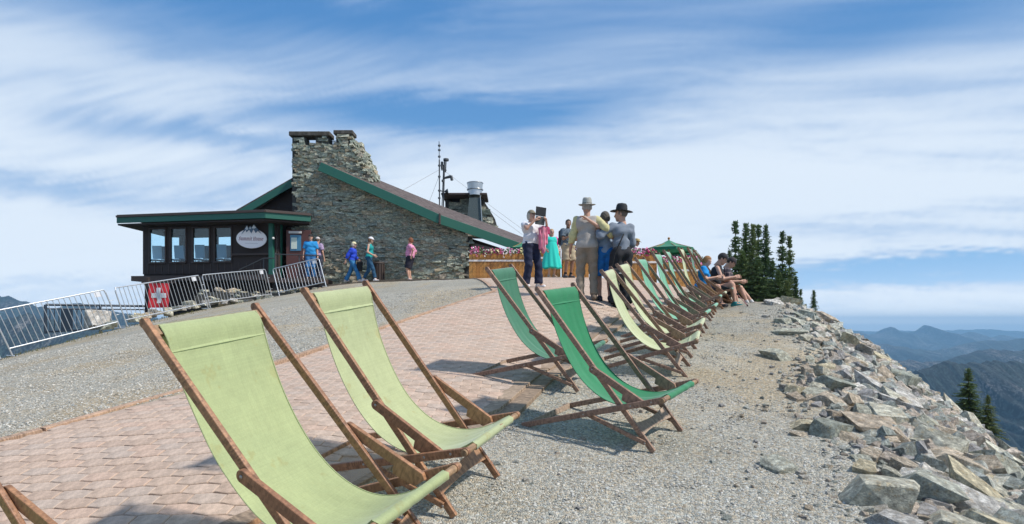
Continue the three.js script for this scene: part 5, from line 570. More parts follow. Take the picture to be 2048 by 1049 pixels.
function handGeo(side, curl, cell) { const key = side + '_' + curl + '_' + cell; if (!handCache.has(key)) { const L = [[V(0, -0.03, 0), V(0, 0.03, 0), 0.025, 0.026], [V(-0.022, 0.035, 0), V(-0.026, 0.082, 0), 0.014, 0.012], [V(0.022, 0.035, 0), V(0.026, 0.082, 0), 0.014, 0.012], [V(0, 0.03, 0), V(0, 0.085, 0), 0.015, 0.013]]; [[-0.031, 0.052, 0.0078], [-0.0105, 0.062, 0.0085], [0.0105, 0.068, 0.0088], [0.031, 0.060, 0.0085]].forEach(([x, l, r]) => { let p = V(x, 0.086, 0), a = curl * 0.5; for (let i = 0; i < 3; i++) { const q = p.clone().add(V(0, Math.cos(a) * l * 0.38, Math.sin(a) * l * 0.38)); L.push([p, q, r, r * 0.92]); p = q; a += curl; } }); const t0 = V(0.028, 0.015, 0.006), t1 = V(0.052, 0.05, 0.018), t2 = V(0.054, 0.078, 0.026); L.push([t0, t1, 0.013, 0.0105], [t1, t2, 0.0105, 0.009]); if (side < 0) for (const s of L) for (const i of [0, 1]) { s[i] = s[i].clone(); s[i].x *= -1; } const [lo, hi] = bounds(L, 0.01); handCache.set(key, netMesh(capsules(L, 0.007), lo, hi, cell)); } return handCache.get(key).clone(); }
function ik(a, t, l1, l2, hint) { const d = t.clone().sub(a); let L = d.length(); const mx = (l1 + l2) * 0.995; if (L > mx) { d.multiplyScalar(mx / L); L = mx; } const dir = d.clone().normalize(), c = (l1 * l1 + L * L - l2 * l2) / (2 * L), h = Math.sqrt(Math.max(0, l1 * l1 - c * c)), up = hint.clone().addScaledVector(dir, -hint.dot(dir)).normalize(); return [a.clone().addScaledVector(dir, c).addScaledVector(up, h), a.clone().add(d)]; }
const skinMat = M(0xffffff, 0.6, { vertexColors: true }), clothBump = dtex(64, 64, (x, y) => { const a = hash2(x, y); return [a, a, a]; }, false);
const clothVar = dtex(256, 256, (x, y) => { const u = x / 256, v = y / 256, a = 0.95 + 0.05 * (n8(u, v) - 0.5) + 0.05 * (n32(u, v) - 0.5) + 0.08 * (hash2(x, y) - 0.5); return [a, a, a]; }, true, 2), wear = new Map(), CLO = (c, rough = 0.9) => { const k = c.join(); if (!wear.has(k)) wear.set(k, M(lin(...c), rough, { map: clothVar, bumpMap: grit, bumpScale: 0.0015 })); return wear.get(k); };
const plaid = (a, b, c) => M(0xffffff, 0.9, { map: dtex(128, 128, (x, y) => { const u = (x >> 3) & 3, v = (y >> 3) & 3, k = (u === 0 ? 1 : 0) + (v === 0 ? 1 : 0), col = k === 2 ? c : k === 1 ? b : a; return col.map((q) => q * (0.9 + 0.2 * hash2(x, y))); }, true, 3) });
const SKIN = [0.52, 0.30, 0.215], TANNED = [0.42, 0.225, 0.15], DARKER = [0.25, 0.135, 0.085];
function folds(amp, f) { return (d, x, y, z) => d + amp * (Math.sin(x * f * 1.3 + y * f * 0.7 + 1.3) * Math.sin(y * f - z * f * 0.8) + 0.6 * Math.sin(y * f * 1.9 + x * f * 0.4 + z * f)); }
function person(o) {
  const s = o.H / 1.75, W = o.girth ?? 1, cell = o.cell ?? 0.016, fine = o.fine ?? 0.0065, skin = o.skin ?? SKIN;
  const t = thing('person', o.label, 'person', o.pos ?? GV(o.at[0], o.at[1]), o.group); t.rotation.y = o.yaw;
  const hip = V(...(o.hip ?? [0, 0.95, 0])), tm = new THREE.Matrix4().makeRotationFromEuler(new THREE.Euler(o.lean ?? 0, o.twist ?? 0, o.side ?? 0, 'YXZ')), T = (x, y, z) => V(x, y - 0.95, z).applyMatrix4(tm).add(hip), sc = (v) => v.multiplyScalar(s);
  const raw = {}; raw.belly = T(0, 1.10, 0.012); raw.head = T(0, 1.625, 0.022); raw.neck = T(0, 1.46, -0.015);
  const shL = T(0.175 * (0.6 + 0.4 * W), 1.405, -0.012), shR = T(-0.175 * (0.6 + 0.4 * W), 1.405, -0.012), hipL = hip.clone().add(V(0.088, -0.04, 0)), hipR = hip.clone().add(V(-0.088, -0.04, 0));
  const wrist = (w, side) => (w ? V(...w) : T(side * 0.27, 0.87, 0.05));
  const armL = ik(shL, wrist(o.lw, 1), 0.285, 0.255, V(...(o.le ?? [0.5, -0.4, -0.8]))), armR = ik(shR, wrist(o.rw, -1), 0.285, 0.255, V(...(o.re ?? [-0.5, -0.4, -0.8])));
  const foot = (f, side) => V(f?.[0] ?? side * 0.10, f?.[2] ?? 0.085, f?.[1] ?? 0), legL = ik(hipL, foot(o.lf, 1), 0.43, 0.415, V(0.1, 0.1, 1)), legR = ik(hipR, foot(o.rf, -1), 0.43, 0.415, V(-0.1, 0.1, 1));
  const toe = (a, f, side) => V(0.03 * side, (f?.[3] ?? 0) - 0.05, 0.13).applyAxisAngle(V(0, 1, 0), f?.[4] ?? 0).add(a);
  const torso = (g, up = 0) => [[T(-0.085 * W, 1.325, -0.005), T(0.085 * W, 1.325, -0.005), 0.112 * g, 0.112 * g], [T(-0.055 * W, 1.12, 0.012), T(0.055 * W, 1.12, 0.012), 0.108 * g * (o.belly ?? 1), 0.108 * g * (o.belly ?? 1)], [T(-0.13 * W, 1.39, -0.012), T(0.13 * W, 1.39, -0.012), 0.062 * g, 0.062 * g], [T(0, 1.3, 0), T(0, 1.12, 0.01), 0.11 * g, 0.11 * g * (o.belly ?? 1)]];
  const pelvis = (g) => [[hip.clone().add(V(-0.07 * W, 0.015, -0.01)), hip.clone().add(V(0.07 * W, 0.015, -0.01)), 0.112 * g * (0.5 + 0.5 * W), 0.112 * g * (0.5 + 0.5 * W)]];
  const mid = (a, b, k) => a.clone().lerp(b, k), scale = (L) => L.map(([a, b, ra, rb, cut]) => [a.clone().multiplyScalar(s), b.clone().multiplyScalar(s), ra * s, rb * s, cut]);
  const limb = (a, [b, c], r1, r2, r3) => [[a, b, r1, r2], [b, c, r2, r3]];
  // body: one skin, with head and hands set on at finer grain
  const bl = scale([...torso(W * 0.96), ...pelvis(W * 0.96), [T(0, 1.40, -0.015), T(0, 1.55, 0.0), 0.052, 0.050], ...limb(shL, armL, 0.045, 0.036, 0.025), ...limb(shR, armR, 0.045, 0.036, 0.025), ...limb(hipL, legL, 0.08, 0.054, 0.036), ...limb(hipR, legR, 0.08, 0.054, 0.036), [legL[1], toe(legL[1], o.lf, 1), 0.036, 0.026], [legR[1], toe(legR[1], o.rf, -1), 0.036, 0.026], [mid(legL[0], legL[1], 0.22).add(V(0, 0, -0.018)), mid(legL[0], legL[1], 0.5), 0.046, 0.038], [mid(legR[0], legR[1], 0.22).add(V(0, 0, -0.018)), mid(legR[0], legR[1], 0.5), 0.046, 0.038]]);
  const [lo, hi] = bounds(bl, 0.02), gs = [netMesh(capsules(bl, 0.03 * s), lo, hi, cell)]; paint(gs[0], () => skin);
  const hm = new THREE.Matrix4().multiplyMatrices(tm, new THREE.Matrix4().makeRotationFromEuler(new THREE.Euler(o.headPitch ?? 0, o.headYaw ?? 0, 0, 'YXZ'))).setPosition(raw.head.clone().multiplyScalar(s)).scale(V(s, s, s)); gs.push(headGeo(skin, fine).applyMatrix4(hm));
  for (const [side, arm, curl] of [[1, armL, o.lcurl ?? 0.35], [-1, armR, o.rcurl ?? 0.35]]) { const y = arm[1].clone().sub(arm[0]).normalize(), inn = V(...((side > 0 ? o.lpalm : o.rpalm) ?? [-side, 0, 0])), z = inn.addScaledVector(y, -inn.dot(y)).normalize(), x = y.clone().cross(z); gs.push(paint(handGeo(-side * (x.z >= 0 ? -1 : 1) * side, curl, fine).applyMatrix4(new THREE.Matrix4().makeBasis(x, y, z).scale(V(s, s, s)).setPosition(arm[1].clone().multiplyScalar(s))), () => skin)); }
  for (const g of gs) for (const k of Object.keys(g.attributes)) if (!['position', 'normal', 'color'].includes(k)) g.deleteAttribute(k);
  part('body', mergeGeometries(gs), skinMat, t);
  const cloth = (name, list, color, opt = {}) => { const L = scale(list), [a, b] = bounds(L, 0.03), f = folds((opt.fold ?? 0.005) * s, (opt.freq ?? 26) / s), cl = opt.clip; return part(name, boxUV(netMesh(capsules(L, (opt.k ?? 0.035) * s, (d, x, y, z) => { d = f(d, x, y, z); return cl ? Math.max(d, cl(x / s, y / s, z / s) * s) : d; }), a, b, cell)), color.isMaterial ? color : CLO(color), t); };
  const inT = new THREE.Matrix4().copy(tm).invert(), upY = (x, y, z) => V(x - hip.x, y - hip.y, z - hip.z).applyMatrix4(inT).y + 0.95;
  if (o.bottom) { const b = o.bottom, len = b.len ?? 1, fit = b.fit ?? 0.022, L = [...pelvis(W * 1.02 + fit * 4), [hip.clone().add(V(0, 0.02, 0)), T(0, 1.06, 0.008), 0.12 * W, 0.112 * W * (o.belly ?? 1)]]; for (const [h, leg] of [[hipL, legL], [hipR, legR]]) { if (len <= 1) L.push([h, mid(h, leg[0], len), 0.088 + fit, lerp(0.088, 0.06, len) + fit * 1.5, true]); else { L.push([h, leg[0], 0.086 + fit, 0.056 + fit]); L.push([leg[0], mid(leg[0], leg[1], Math.min(0.99, len - 1)), 0.056 + fit, 0.044 + fit * 1.3 + (b.flare ?? 0), true]); } } cloth(b.name ?? (len > 1 ? 'trousers' : 'shorts'), L, b.color, { clip: (x, y, z) => upY(x, y, z) - (b.waist ?? 1.06), fold: b.fold ?? 0.006, freq: 22 }); }
  if (o.skirt) { const k = o.skirt; part(k.name ?? 'skirt', (() => { const top = (k.top ?? 1.32), hem = k.hem ?? 0.3; return netMesh((x, y, z) => { const yy = y / s, q = Math.min(1, Math.max(0, (top - yy) / (top - hem))), th = Math.atan2(z, x), r = (lerp(k.r0 ?? 0.14, k.r1 ?? 0.30, Math.pow(q, 0.8)) + (k.puff ?? 0) * Math.exp(-(((q - 0.35) / 0.2) ** 2)) + 0.02 * q * Math.sin(th * 9 + q * 2) + 0.012 * q * Math.sin(th * 5 + 1)) * s; return Math.max(Math.hypot(x / 1.12, z * 1.12 - 0.01) - r, y - top * s, hem * s - y + 0.015 * s * Math.sin(th * 4)) * 0.85; }, [-0.42 * s, (hem - 0.04) * s, -0.40 * s], [0.42 * s, (top + 0.03) * s, 0.40 * s], cell); })(), CLO(k.color), t); }
  if (o.top) { const b = o.top, fit = b.fit ?? 0.016, sl = b.sleeve ?? 0.5, tf = b.body ?? fit, L = torso(W * 1.0 + tf * 6); if ((b.hem ?? 1.0) < 1.02) L.push(...pelvis(W * 1.0 + tf * 7), [T(0, 1.1, 0.01), hip.clone(), 0.114 * W * (o.belly ?? 1), 0.118 * W]); if (sl > 0) for (const [h, arm] of [[shL, armL], [shR, armR]]) { const r0 = 0.05 + fit * 1.2, r1 = 0.044 + fit * 1.6; if (sl <= 1) L.push([h, mid(h, arm[0], sl), r0, r1, true]); else { L.push([h, arm[0], r0, 0.044 + fit]); L.push([arm[0], mid(arm[0], arm[1], Math.min(1, sl - 1)), 0.042 + fit, 0.034 + fit, true]); } } L.push([T(0, 1.40, -0.016), T(0, 1.475, -0.008), 0.064, 0.060, true]); cloth(b.name ?? 'shirt', L, b.color, { clip: (x, y, z) => (b.hem ?? 1.0) - upY(x, y, z), fold: b.fold ?? 0.005 }); }
  if (o.vest) { const b = o.vest, L = [...torso(W * 1.0 + 0.20), ...pelvis(W * 1.0 + 0.20), [T(0, 1.1, 0), hip.clone(), 0.140 * W, 0.140 * W], [T(-0.14 * W, 1.40, -0.01), T(0.14 * W, 1.40, -0.01), 0.080, 0.080]]; cloth(b.name ?? 'vest', L, b.color, { clip: (x, y, z) => Math.max((b.hem ?? 0.92) - upY(x, y, z), upY(x, y, z) - 1.47), fold: 0.004 }); }
  if (o.shoes) for (const [leg, f, side] of [[legL, o.lf, 1], [legR, o.rf, -1]]) { const a = leg[1].clone(), e = toe(a, f, side), heel = a.clone().add(V(0, -0.045, -0.045)), low = (v) => v; part('shoe', (() => { const L = scale([[heel, e, 0.040, 0.036], [a, heel, 0.046, 0.04], [a, a.clone().add(V(0, o.shoes.high ?? 0.02, 0)), 0.046, 0.05, true]]), [p, q] = bounds(L, 0.015), fl = (Math.min(heel.y, e.y) - 0.034) * s; return netMesh(capsules(L, 0.03 * s, (d, x, y) => Math.max(d, fl - y)), p, q, cell * 0.75); })(), CLO(o.shoes.color), t); if (o.socks) part('sock', (() => { const c2 = mid(leg[1], leg[0], 0.24), L = scale([[a.clone(), c2, 0.043, 0.047, true]]), [p, q] = bounds(L, 0.012); return netMesh(capsules(L, 0.02), p, q, cell * 0.75); })(), CLO(o.socks), t); }
  // hair and headwear, in the head's own axes
  const onHead = (name, g, m) => part(name, g.applyMatrix4(hm), m, t);
  if (o.hair) { const h = o.hair, len = h.len ?? 0; onHead('hair', netMesh((x, y, z) => { let d = ell(x, y, z, 0, 0.032, -0.018, 0.086, 0.101, 0.103); if (len > 0) d = smin(d, ell(x, y, z, 0, -0.02 - len * 0.5, -0.035, 0.090, 0.07 + len, 0.075), 0.04); d += 0.004 * Math.sin(x * 160 + z * 40) * Math.sin(y * 70 + z * 130); const face = Math.max(0.03 - z * 0.55 - Math.max(0, y - 0.05) * 2.2 - 0.012, y - 0.075); d = Math.max(d, -face - 0.0 < 0 ? -9 : -9); const cut = smin(Math.max(z > -9 ? (0.015 + Math.max(0, 0.06 - Math.abs(x)) * 0 - z) * -1 : 0, 0), 0, 0.001); return Math.max(d, Math.min(z - 0.028 + Math.max(0, Math.abs(x) - 0.066) * -0.8, 0.068 - y), -0.055 - len - y + Math.max(0, z) * 0.6); }, [-0.12, -0.2 - len, -0.14], [0.12, 0.15, 0.12], fine), CLO(h.color, 0.8)); }
  if (o.hat) { const h = o.hat; if (h.kind === 'brim') { const pr = [[0.0, 0.125], [0.035, 0.122], [0.068, 0.112], [0.082, 0.085], [0.089, 0.02], [0.092, 0.0], [0.13, -0.006], [h.r ?? 0.175, h.curl ?? -0.012], [h.r ?? 0.175, (h.curl ?? -0.012) - 0.004], [0.13, -0.011], [0.090, -0.008], [0.086, 0.02], [0.078, 0.08], [0.0, 0.115]].map(([x, y]) => new THREE.Vector2(x, y * (y > 0.02 ? h.tall ?? 1 : 1))), g = new THREE.LatheGeometry(pr, 36), p = g.attributes.position; for (let i = 0; i < p.count; i++) { const x = p.getX(i), y = p.getY(i), z = p.getZ(i), rr = Math.hypot(x, z); let yy = y; if (rr > 0.095) yy += (h.sideUp ?? 0.25) * (Math.abs(x) / rr) ** 2 * (rr - 0.095); if (y > 0.09) yy -= 0.022 * Math.exp(-((x / 0.022) ** 2)) * (rr < 0.06 ? 1 : 0.3); p.setXYZ(i, x * 0.96, yy, z * 1.14); } g.computeVertexNormals(); g.rotateX(h.tilt ?? -0.08).translate(0, 0.058, -0.012); onHead('hat', g, CLO(h.color, 0.8)); if (h.band) onHead('hat_band', new THREE.CylinderGeometry(0.0885, 0.0925, 0.024, 28, 1, true).scale(0.96, 1, 1.14).rotateX(h.tilt ?? -0.08).translate(0, 0.074, -0.013), M(lin(...h.band), 0.8, { side: THREE.DoubleSide })); }
    else { onHead('cap', netMesh((x, y, z) => Math.max(Math.abs(ell(x, y, z, 0, 0.03, -0.014, 0.086, 0.104, 0.105)) - 0.004, 0.045 - y), [-0.1, 0.03, -0.14], [0.1, 0.15, 0.12], Math.min(fine, 0.0055)), CLO(h.color, 0.8)); const dir = h.back ? -1 : 1, sh = new THREE.Shape(); sh.moveTo(-0.075, 0.03); sh.quadraticCurveTo(-0.07, 0.155, 0, 0.165); sh.quadraticCurveTo(0.07, 0.155, 0.075, 0.03); sh.quadraticCurveTo(0, 0.085, -0.075, 0.03); const g = new THREE.ExtrudeGeometry(sh, { depth: 0.005, bevelEnabled: false, curveSegments: 12 }).rotateX(Math.PI / 2), p = g.attributes.position; for (let i = 0; i < p.count; i++) p.setY(i, p.getY(i) - 2.2 * p.getX(i) ** 2 - 0.12 * (p.getZ(i) - 0.05)); g.computeVertexNormals(); if (dir < 0) g.rotateY(Math.PI); g.translate(0, 0.058, 0); onHead('cap_visor', g, CLO(h.visor ?? h.color, 0.8)); } }
  if (o.glasses) onHead('sunglasses', merge([...[-1, 1].map((q) => new THREE.SphereGeometry(0.024, 12, 8).scale(1, 0.8, 0.35).translate(q * 0.031, 0.002, 0.094)), rod(V(-0.01, 0.006, 0.1), V(0.01, 0.006, 0.1), 0.003, 5), ...[-1, 1].map((q) => rod(V(q * 0.052, 0.006, 0.09), V(q * 0.082, 0.006, -0.01), 0.0025, 5))]), M(lin(0.01, 0.01, 0.012), 0.15));
  return t;
}
const WHITE = [0.72, 0.72, 0.76], KHAKI = [0.30, 0.235, 0.165], NAVY = [0.012, 0.018, 0.05], BLACK = [0.012, 0.012, 0.014], JEAN = [0.045, 0.16, 0.34];
const standTop = (px, py, H) => { let best = 9, bd = 20; for (let d = 14; d < 27; d += 0.05) { const q = P(px, py, d), e = Math.abs(q.y - G(q.x, d) - H); if (e < best) { best = e; bd = d; } } return [P(px, py, bd).x, bd]; };
const face = (px, d) => [(px - 1024) / FOC * d, d];
// the three friends seen from behind
person({ label: 'man in grey hat, grey vest and yellow shirt seen from behind, arm round the woman', at: face(1174, 10.35), yaw: Math.PI - 0.12, H: 1.77, girth: 0.98, cell: 0.0135, fine: 0.006, skin: TANNED, headYaw: 0.12, lf: [0.12, 0.0, 0.085, 0, 0.2], rf: [-0.12, 0.02, 0.085, 0, -0.2], rw: [-0.44, 1.10, 0.0], re: [-0.5, -0.6, -0.7], lw: [0.30, 0.86, 0.08], top: { color: [0.60, 0.55, 0.28], sleeve: 1.93, fit: 0.020, body: 0.0, hem: 1.0, fold: 0.005 }, vest: { color: [0.42, 0.39, 0.36], hem: 0.90 }, bottom: { color: [0.27, 0.225, 0.175], len: 1.98, fit: 0.020, fold: 0.008 }, shoes: { color: [0.16, 0.12, 0.09], high: 0.03 }, hair: { color: [0.36, 0.33, 0.30] }, hat: { kind: 'brim', color: [0.38, 0.385, 0.35], band: [0.16, 0.16, 0.14], r: 0.158, tall: 1.05, sideUp: 0.2 } });
person({ label: 'short haired woman in blue shorts and sandals between the two men in hats', at: face(1210, 10.5), yaw: Math.PI + 0.05, H: 1.64, girth: 0.98, cell: 0.0135, fine: 0.006, headYaw: 0.1, headPitch: 0.1, lw: [0.40, 1.54, -0.33], le: [-0.5, -0.3, -0.5], lpalm: [0, -1, 0], rw: [-0.30, 1.12, 0.2], top: { color: [0.26, 0.36, 0.50], sleeve: 0.5, fit: 0.024, hem: 0.93 }, bottom: { color: [0.012, 0.17, 0.52], len: 0.92, fit: 0.036, fold: 0.010 }, shoes: { color: [0.05, 0.045, 0.06], high: 0.0 }, hair: { color: [0.10, 0.09, 0.075], len: 0.01 } });
person({ label: 'man in black wide brimmed hat and grey shirt, face turned left, behind the deck chairs', at: face(1243, 10.25), yaw: Math.PI + 0.3, H: 1.80, girth: 0.90, cell: 0.0135, fine: 0.006, headYaw: 0.95, lw: [0.38, 1.40, 0.20], le: [0.6, -0.7, -0.3], lpalm: [0, -1, 0], rw: [-0.19, 1.0, 0.24], re: [-0.3, -1, -0.3], top: { color: [0.20, 0.235, 0.29], sleeve: 1.55, fit: 0.016, hem: 1.0, fold: 0.006 }, bottom: { color: [0.018, 0.019, 0.024], len: 1.98, fit: 0.034, flare: 0.02, waist: 1.08, fold: 0.008 }, shoes: { color: BLACK }, hair: { color: [0.16, 0.13, 0.11] }, hat: { kind: 'brim', color: [0.022, 0.026, 0.03], band: [0.012, 0.012, 0.014], r: 0.172, tall: 1.1, sideUp: 0.15 } });
{ const b = GV(...face(1236, 10.0)), t = thing('shoulder_bag', 'black shoulder bag at the hip of the man in the black hat', 'bag', V(b.x, b.y + 0.62, b.z)); part('pouch', rbox(0.24, 0.22, 0.10, 0.03, 3), CLO(BLACK, 0.6), t); part('flap', rbox(0.242, 0.11, 0.108, 0.03, 3).translate(0, 0.06, 0.002), CLO([0.02, 0.02, 0.022], 0.5), t); part('strap', tube([V(-0.11, 0.1, 0), V(-0.06, 0.35, 0.02), V(0.06, 0.62, 0.0), V(0.12, 0.72, -0.1)], 0.012, 20, 5), CLO(BLACK, 0.6), t); part('badge', rbox(0.05, 0.02, 0.004, 0.002).translate(0.03, 0.03, 0.058), CLO([0.5, 0.5, 0.5]), t); }
// woman with the tablet
{ const t = person({ label: 'woman in white top and cap photographing with a raised black tablet', at: face(1062, 12), yaw: 0.62, H: 1.60, girth: 1.06, belly: 1.08, cell: 0.0145, fine: 0.006, headPitch: 0.02, lf: [0.14, 0.10, 0.085, 0, 0.35], rf: [-0.12, -0.04, 0.085, 0, 0.1], lw: [0.15, 1.47, 0.36], rw: [-0.14, 1.47, 0.34], le: [0.7, -0.8, 0], re: [-0.7, -0.8, 0], lcurl: 0.8, rcurl: 0.8, lpalm: [-1, 0, 0], rpalm: [1, 0, 0], top: { color: WHITE, sleeve: 0.55, fit: 0.024, hem: 0.98 }, bottom: { color: NAVY, len: 1.97, fit: 0.03, flare: 0.012 }, shoes: { color: [0.75, 0.75, 0.76] }, hair: { color: [0.50, 0.45, 0.38], len: 0.03 }, hat: { kind: 'cap', color: [0.22, 0.195, 0.14] } });
  const c = V(-0.005, 1.60, 0.36).multiplyScalar(1.60 / 1.75).applyAxisAngle(V(0, 1, 0), 0.62).add(t.position), tb = thing('tablet', 'black tablet in an open folding cover, held up in front of a face', 'tablet', c); tb.rotation.set(0.05, 0.45, -0.06, 'YXZ'); part('screen_shell', rbox(0.235, 0.185, 0.012, 0.006, 2).translate(0, 0.06, 0), CLO([0.018, 0.018, 0.02], 0.4), tb); part('cover_flap', rbox(0.215, 0.165, 0.008, 0.012, 2).rotateX(0.12).translate(-0.01, -0.125, 0.014), CLO([0.075, 0.085, 0.09], 0.6), tb); part('lens', new THREE.CylinderGeometry(0.008, 0.008, 0.006, 10).rotateX(Math.PI / 2).translate(0.095, 0.13, 0.008), M(lin(0.02, 0.02, 0.03), 0.1), tb);
  const e = V(0.17, 1.20, 0.24).multiplyScalar(1.6 / 1.75).applyAxisAngle(V(0, 1, 0), 0.62).add(t.position), j = thing('cardigan', 'pink striped cardigan draped over the forearm of the woman with the tablet', 'cardigan', e); j.rotation.y = 0.5; const sh = (L, n, m) => { const [a, b] = bounds(L, 0.03); part(n, netMesh(capsules(L, 0.03, (d, x, y, z) => d + 0.012 * Math.sin(x * 75 + Math.sin(y * 9)) + 0.004 * Math.sin(y * 40)), a, b, 0.011), m, j); }; sh([[V(-0.06, 0.10, 0), V(-0.055, -0.28, 0.01), 0.045, 0.05], [V(0.0, 0.13, 0.02), V(-0.02, -0.36, 0.03), 0.04, 0.042], [V(0.06, 0.12, 0), V(0.04, -0.18, 0.01), 0.045, 0.035]], 'drape', CLO([0.66, 0.20, 0.30])); sh([[V(0.075, 0.14, 0.02), V(0.1, 0.02, 0.02), 0.04, 0.035]], 'sleeve', CLO([0.42, 0.05, 0.14])); for (const x of [-0.045, -0.005]) part('stripe', tube([V(x, 0.12, 0.055), V(x - 0.008, -0.1, 0.07), V(x - 0.01, -0.33, 0.075)], 0.008, 14, 5), CLO([0.72, 0.42, 0.50]), j); }
person({ label: 'woman in long turquoise dress, pink cardigan and sunglasses facing the camera', at: face(1103, 18.6), yaw: 0.35, H: 1.56, girth: 1.0, belly: 1.1, cell: 0.017, fine: 0.008, rw: [-0.27, 0.98, 0.16], lw: [0.26, 0.90, 0.06], top: { name: 'cardigan', color: [0.72, 0.05, 0.33], sleeve: 1.5, fit: 0.026, body: 0.02, hem: 1.2 }, skirt: { name: 'dress', color: [0.02, 0.56, 0.47], top: 1.28, hem: 0.34, r0: 0.150, r1: 0.34, puff: 0.0 }, vest: { name: 'dress_top', color: [0.02, 0.56, 0.47], hem: 0.98 }, shoes: { color: [0.45, 0.34, 0.26] }, hair: { color: [0.45, 0.31, 0.17], len: 0.07 }, glasses: true });
{ const m = person({ label: 'man in dark blue shirt and khaki shorts with a backpack, hands raised to his chest', at: face(1136, 17.2), yaw: 0.55, H: 1.74, girth: 1.12, belly: 1.12, cell: 0.017, fine: 0.008, skin: DARKER, headYaw: -0.5, rw: [-0.12, 1.22, 0.30], lw: [0.10, 1.24, 0.30], top: { color: plaid([0.27, 0.33, 0.38], [0.38, 0.43, 0.47], [0.2, 0.24, 0.3]), sleeve: 0.75, fit: 0.024, hem: 0.93 }, bottom: { color: [0.40, 0.325, 0.215], len: 0.95, fit: 0.035 }, shoes: { color: [0.07, 0.07, 0.075] }, socks: [0.012, 0.012, 0.013], hair: { color: [0.03, 0.025, 0.02] } });
  const p = V(0, 1.22, -0.22).applyAxisAngle(V(0, 1, 0), 0.55).add(m.position), b = thing('backpack', 'dark backpack worn by the man in khaki shorts', 'backpack', p); b.rotation.y = 0.55; part('pack', rbox(0.30, 0.46, 0.18, 0.06, 3), CLO([0.03, 0.033, 0.036]), b); part('front_pocket', rbox(0.24, 0.2, 0.07, 0.03, 3).translate(0, -0.09, -0.11), CLO([0.04, 0.043, 0.046]), b); for (const x of [-0.1, 0.1]) part('strap', tube([V(x, 0.18, 0.06), V(x, 0.24, 0.2), V(x * 1.2, 0.05, 0.36), V(x * 1.4, -0.15, 0.26), V(x, -0.18, 0.06)], 0.016, 20, 5), CLO([0.03, 0.033, 0.036]), b);
  const c = V(0, 1.26, 0.36).applyAxisAngle(V(0, 1, 0), 0.55).add(m.position), ph = thing('camera', 'small pale camera in the hands of the man in khaki shorts', 'camera', c); ph.rotation.y = 0.55; part('camera_body', rbox(0.12, 0.07, 0.035, 0.008, 2), CLO([0.45, 0.45, 0.46], 0.4), ph); part('camera_lens', new THREE.CylinderGeometry(0.022, 0.024, 0.03, 14).rotateX(Math.PI / 2).translate(0, 0, 0.03), CLO(BLACK, 0.3), ph); }
// walkers by the stone wall
person({ label: 'woman in bright blue sweater and jeans with a pale cap, striding right', at: face(705, 22.2), yaw: Math.PI / 2 - 0.1, H: 1.58, cell: 0.019, fine: 0.009, lean: 0.06, lf: [0.08, -0.34, 0.12, 0.03], rf: [-0.08, 0.36, 0.10], rw: [-0.22, 0.90, -0.24], lw: [0.22, 0.98, 0.22], top: { color: [0.02, 0.07, 0.62], sleeve: 1.6, fit: 0.026, hem: 0.92 }, bottom: { color: [0.035, 0.19, 0.42], len: 1.97, fit: 0.026, flare: 0.02 }, shoes: { color: [0.65, 0.6, 0.6] }, hair: { color: [0.60, 0.54, 0.42], len: 0.02 }, hat: { kind: 'cap', color: [0.72, 0.66, 0.42] } });
person({ label: 'woman in teal tank top, dark jeans and white cap walking right', at: face(738, 22.0), yaw: Math.PI / 2, H: 1.72, cell: 0.019, fine: 0.009, lean: 0.08, headPitch: 0.12, lf: [0.08, -0.24, 0.12, 0.02], rf: [-0.08, 0.26, 0.095], rw: [-0.2, 1.02, 0.22], lw: [0.22, 0.92, -0.1], top: { color: [0.01, 0.32, 0.33], sleeve: 0, fit: 0.02, hem: 0.95 }, bottom: { color: [0.02, 0.085, 0.17], len: 1.86, fit: 0.016 }, shoes: { color: [0.7, 0.68, 0.7] }, hair: { color: [0.16, 0.09, 0.05], len: 0.02 }, hat: { kind: 'cap', color: [0.74, 0.74, 0.78] } });
{ const b = GV(...face(719, 22.1)), t = thing('handbag', 'black handbag hanging between the two women walking by the wall', 'bag', V(b.x, b.y + 0.62, b.z)); part('pouch', rbox(0.22, 0.34, 0.10, 0.03, 3), CLO(BLACK), t); part('handle', tube([V(-0.08, 0.16, 0), V(-0.04, 0.3, 0), V(0.04, 0.3, 0), V(0.08, 0.16, 0)], 0.012, 16, 5), CLO(BLACK), t); }
person({ label: 'person in pink shirt and dark shorts standing by the wall facing left', at: face(820, 22.1), yaw: -Math.PI / 2 - 0.15, H: 1.66, girth: 1.14, belly: 1.22, cell: 0.019, fine: 0.009, lean: -0.05, rw: [-0.20, 0.98, 0.02], lw: [0.24, 1.0, -0.14], le: [0.7, 0, -1], top: { color: plaid([0.80, 0.50, 0.64], [0.86, 0.60, 0.72], [0.9, 0.72, 0.8]), sleeve: 0.85, fit: 0.026, hem: 0.94 }, bottom: { color: [0.014, 0.014, 0.03], len: 0.9, fit: 0.04 }, shoes: { color: [0.55, 0.42, 0.4] }, hair: { color: [0.20, 0.07, 0.03], len: 0.01 }, hat: { kind: 'cap', color: [0.20, 0.075, 0.035] } });
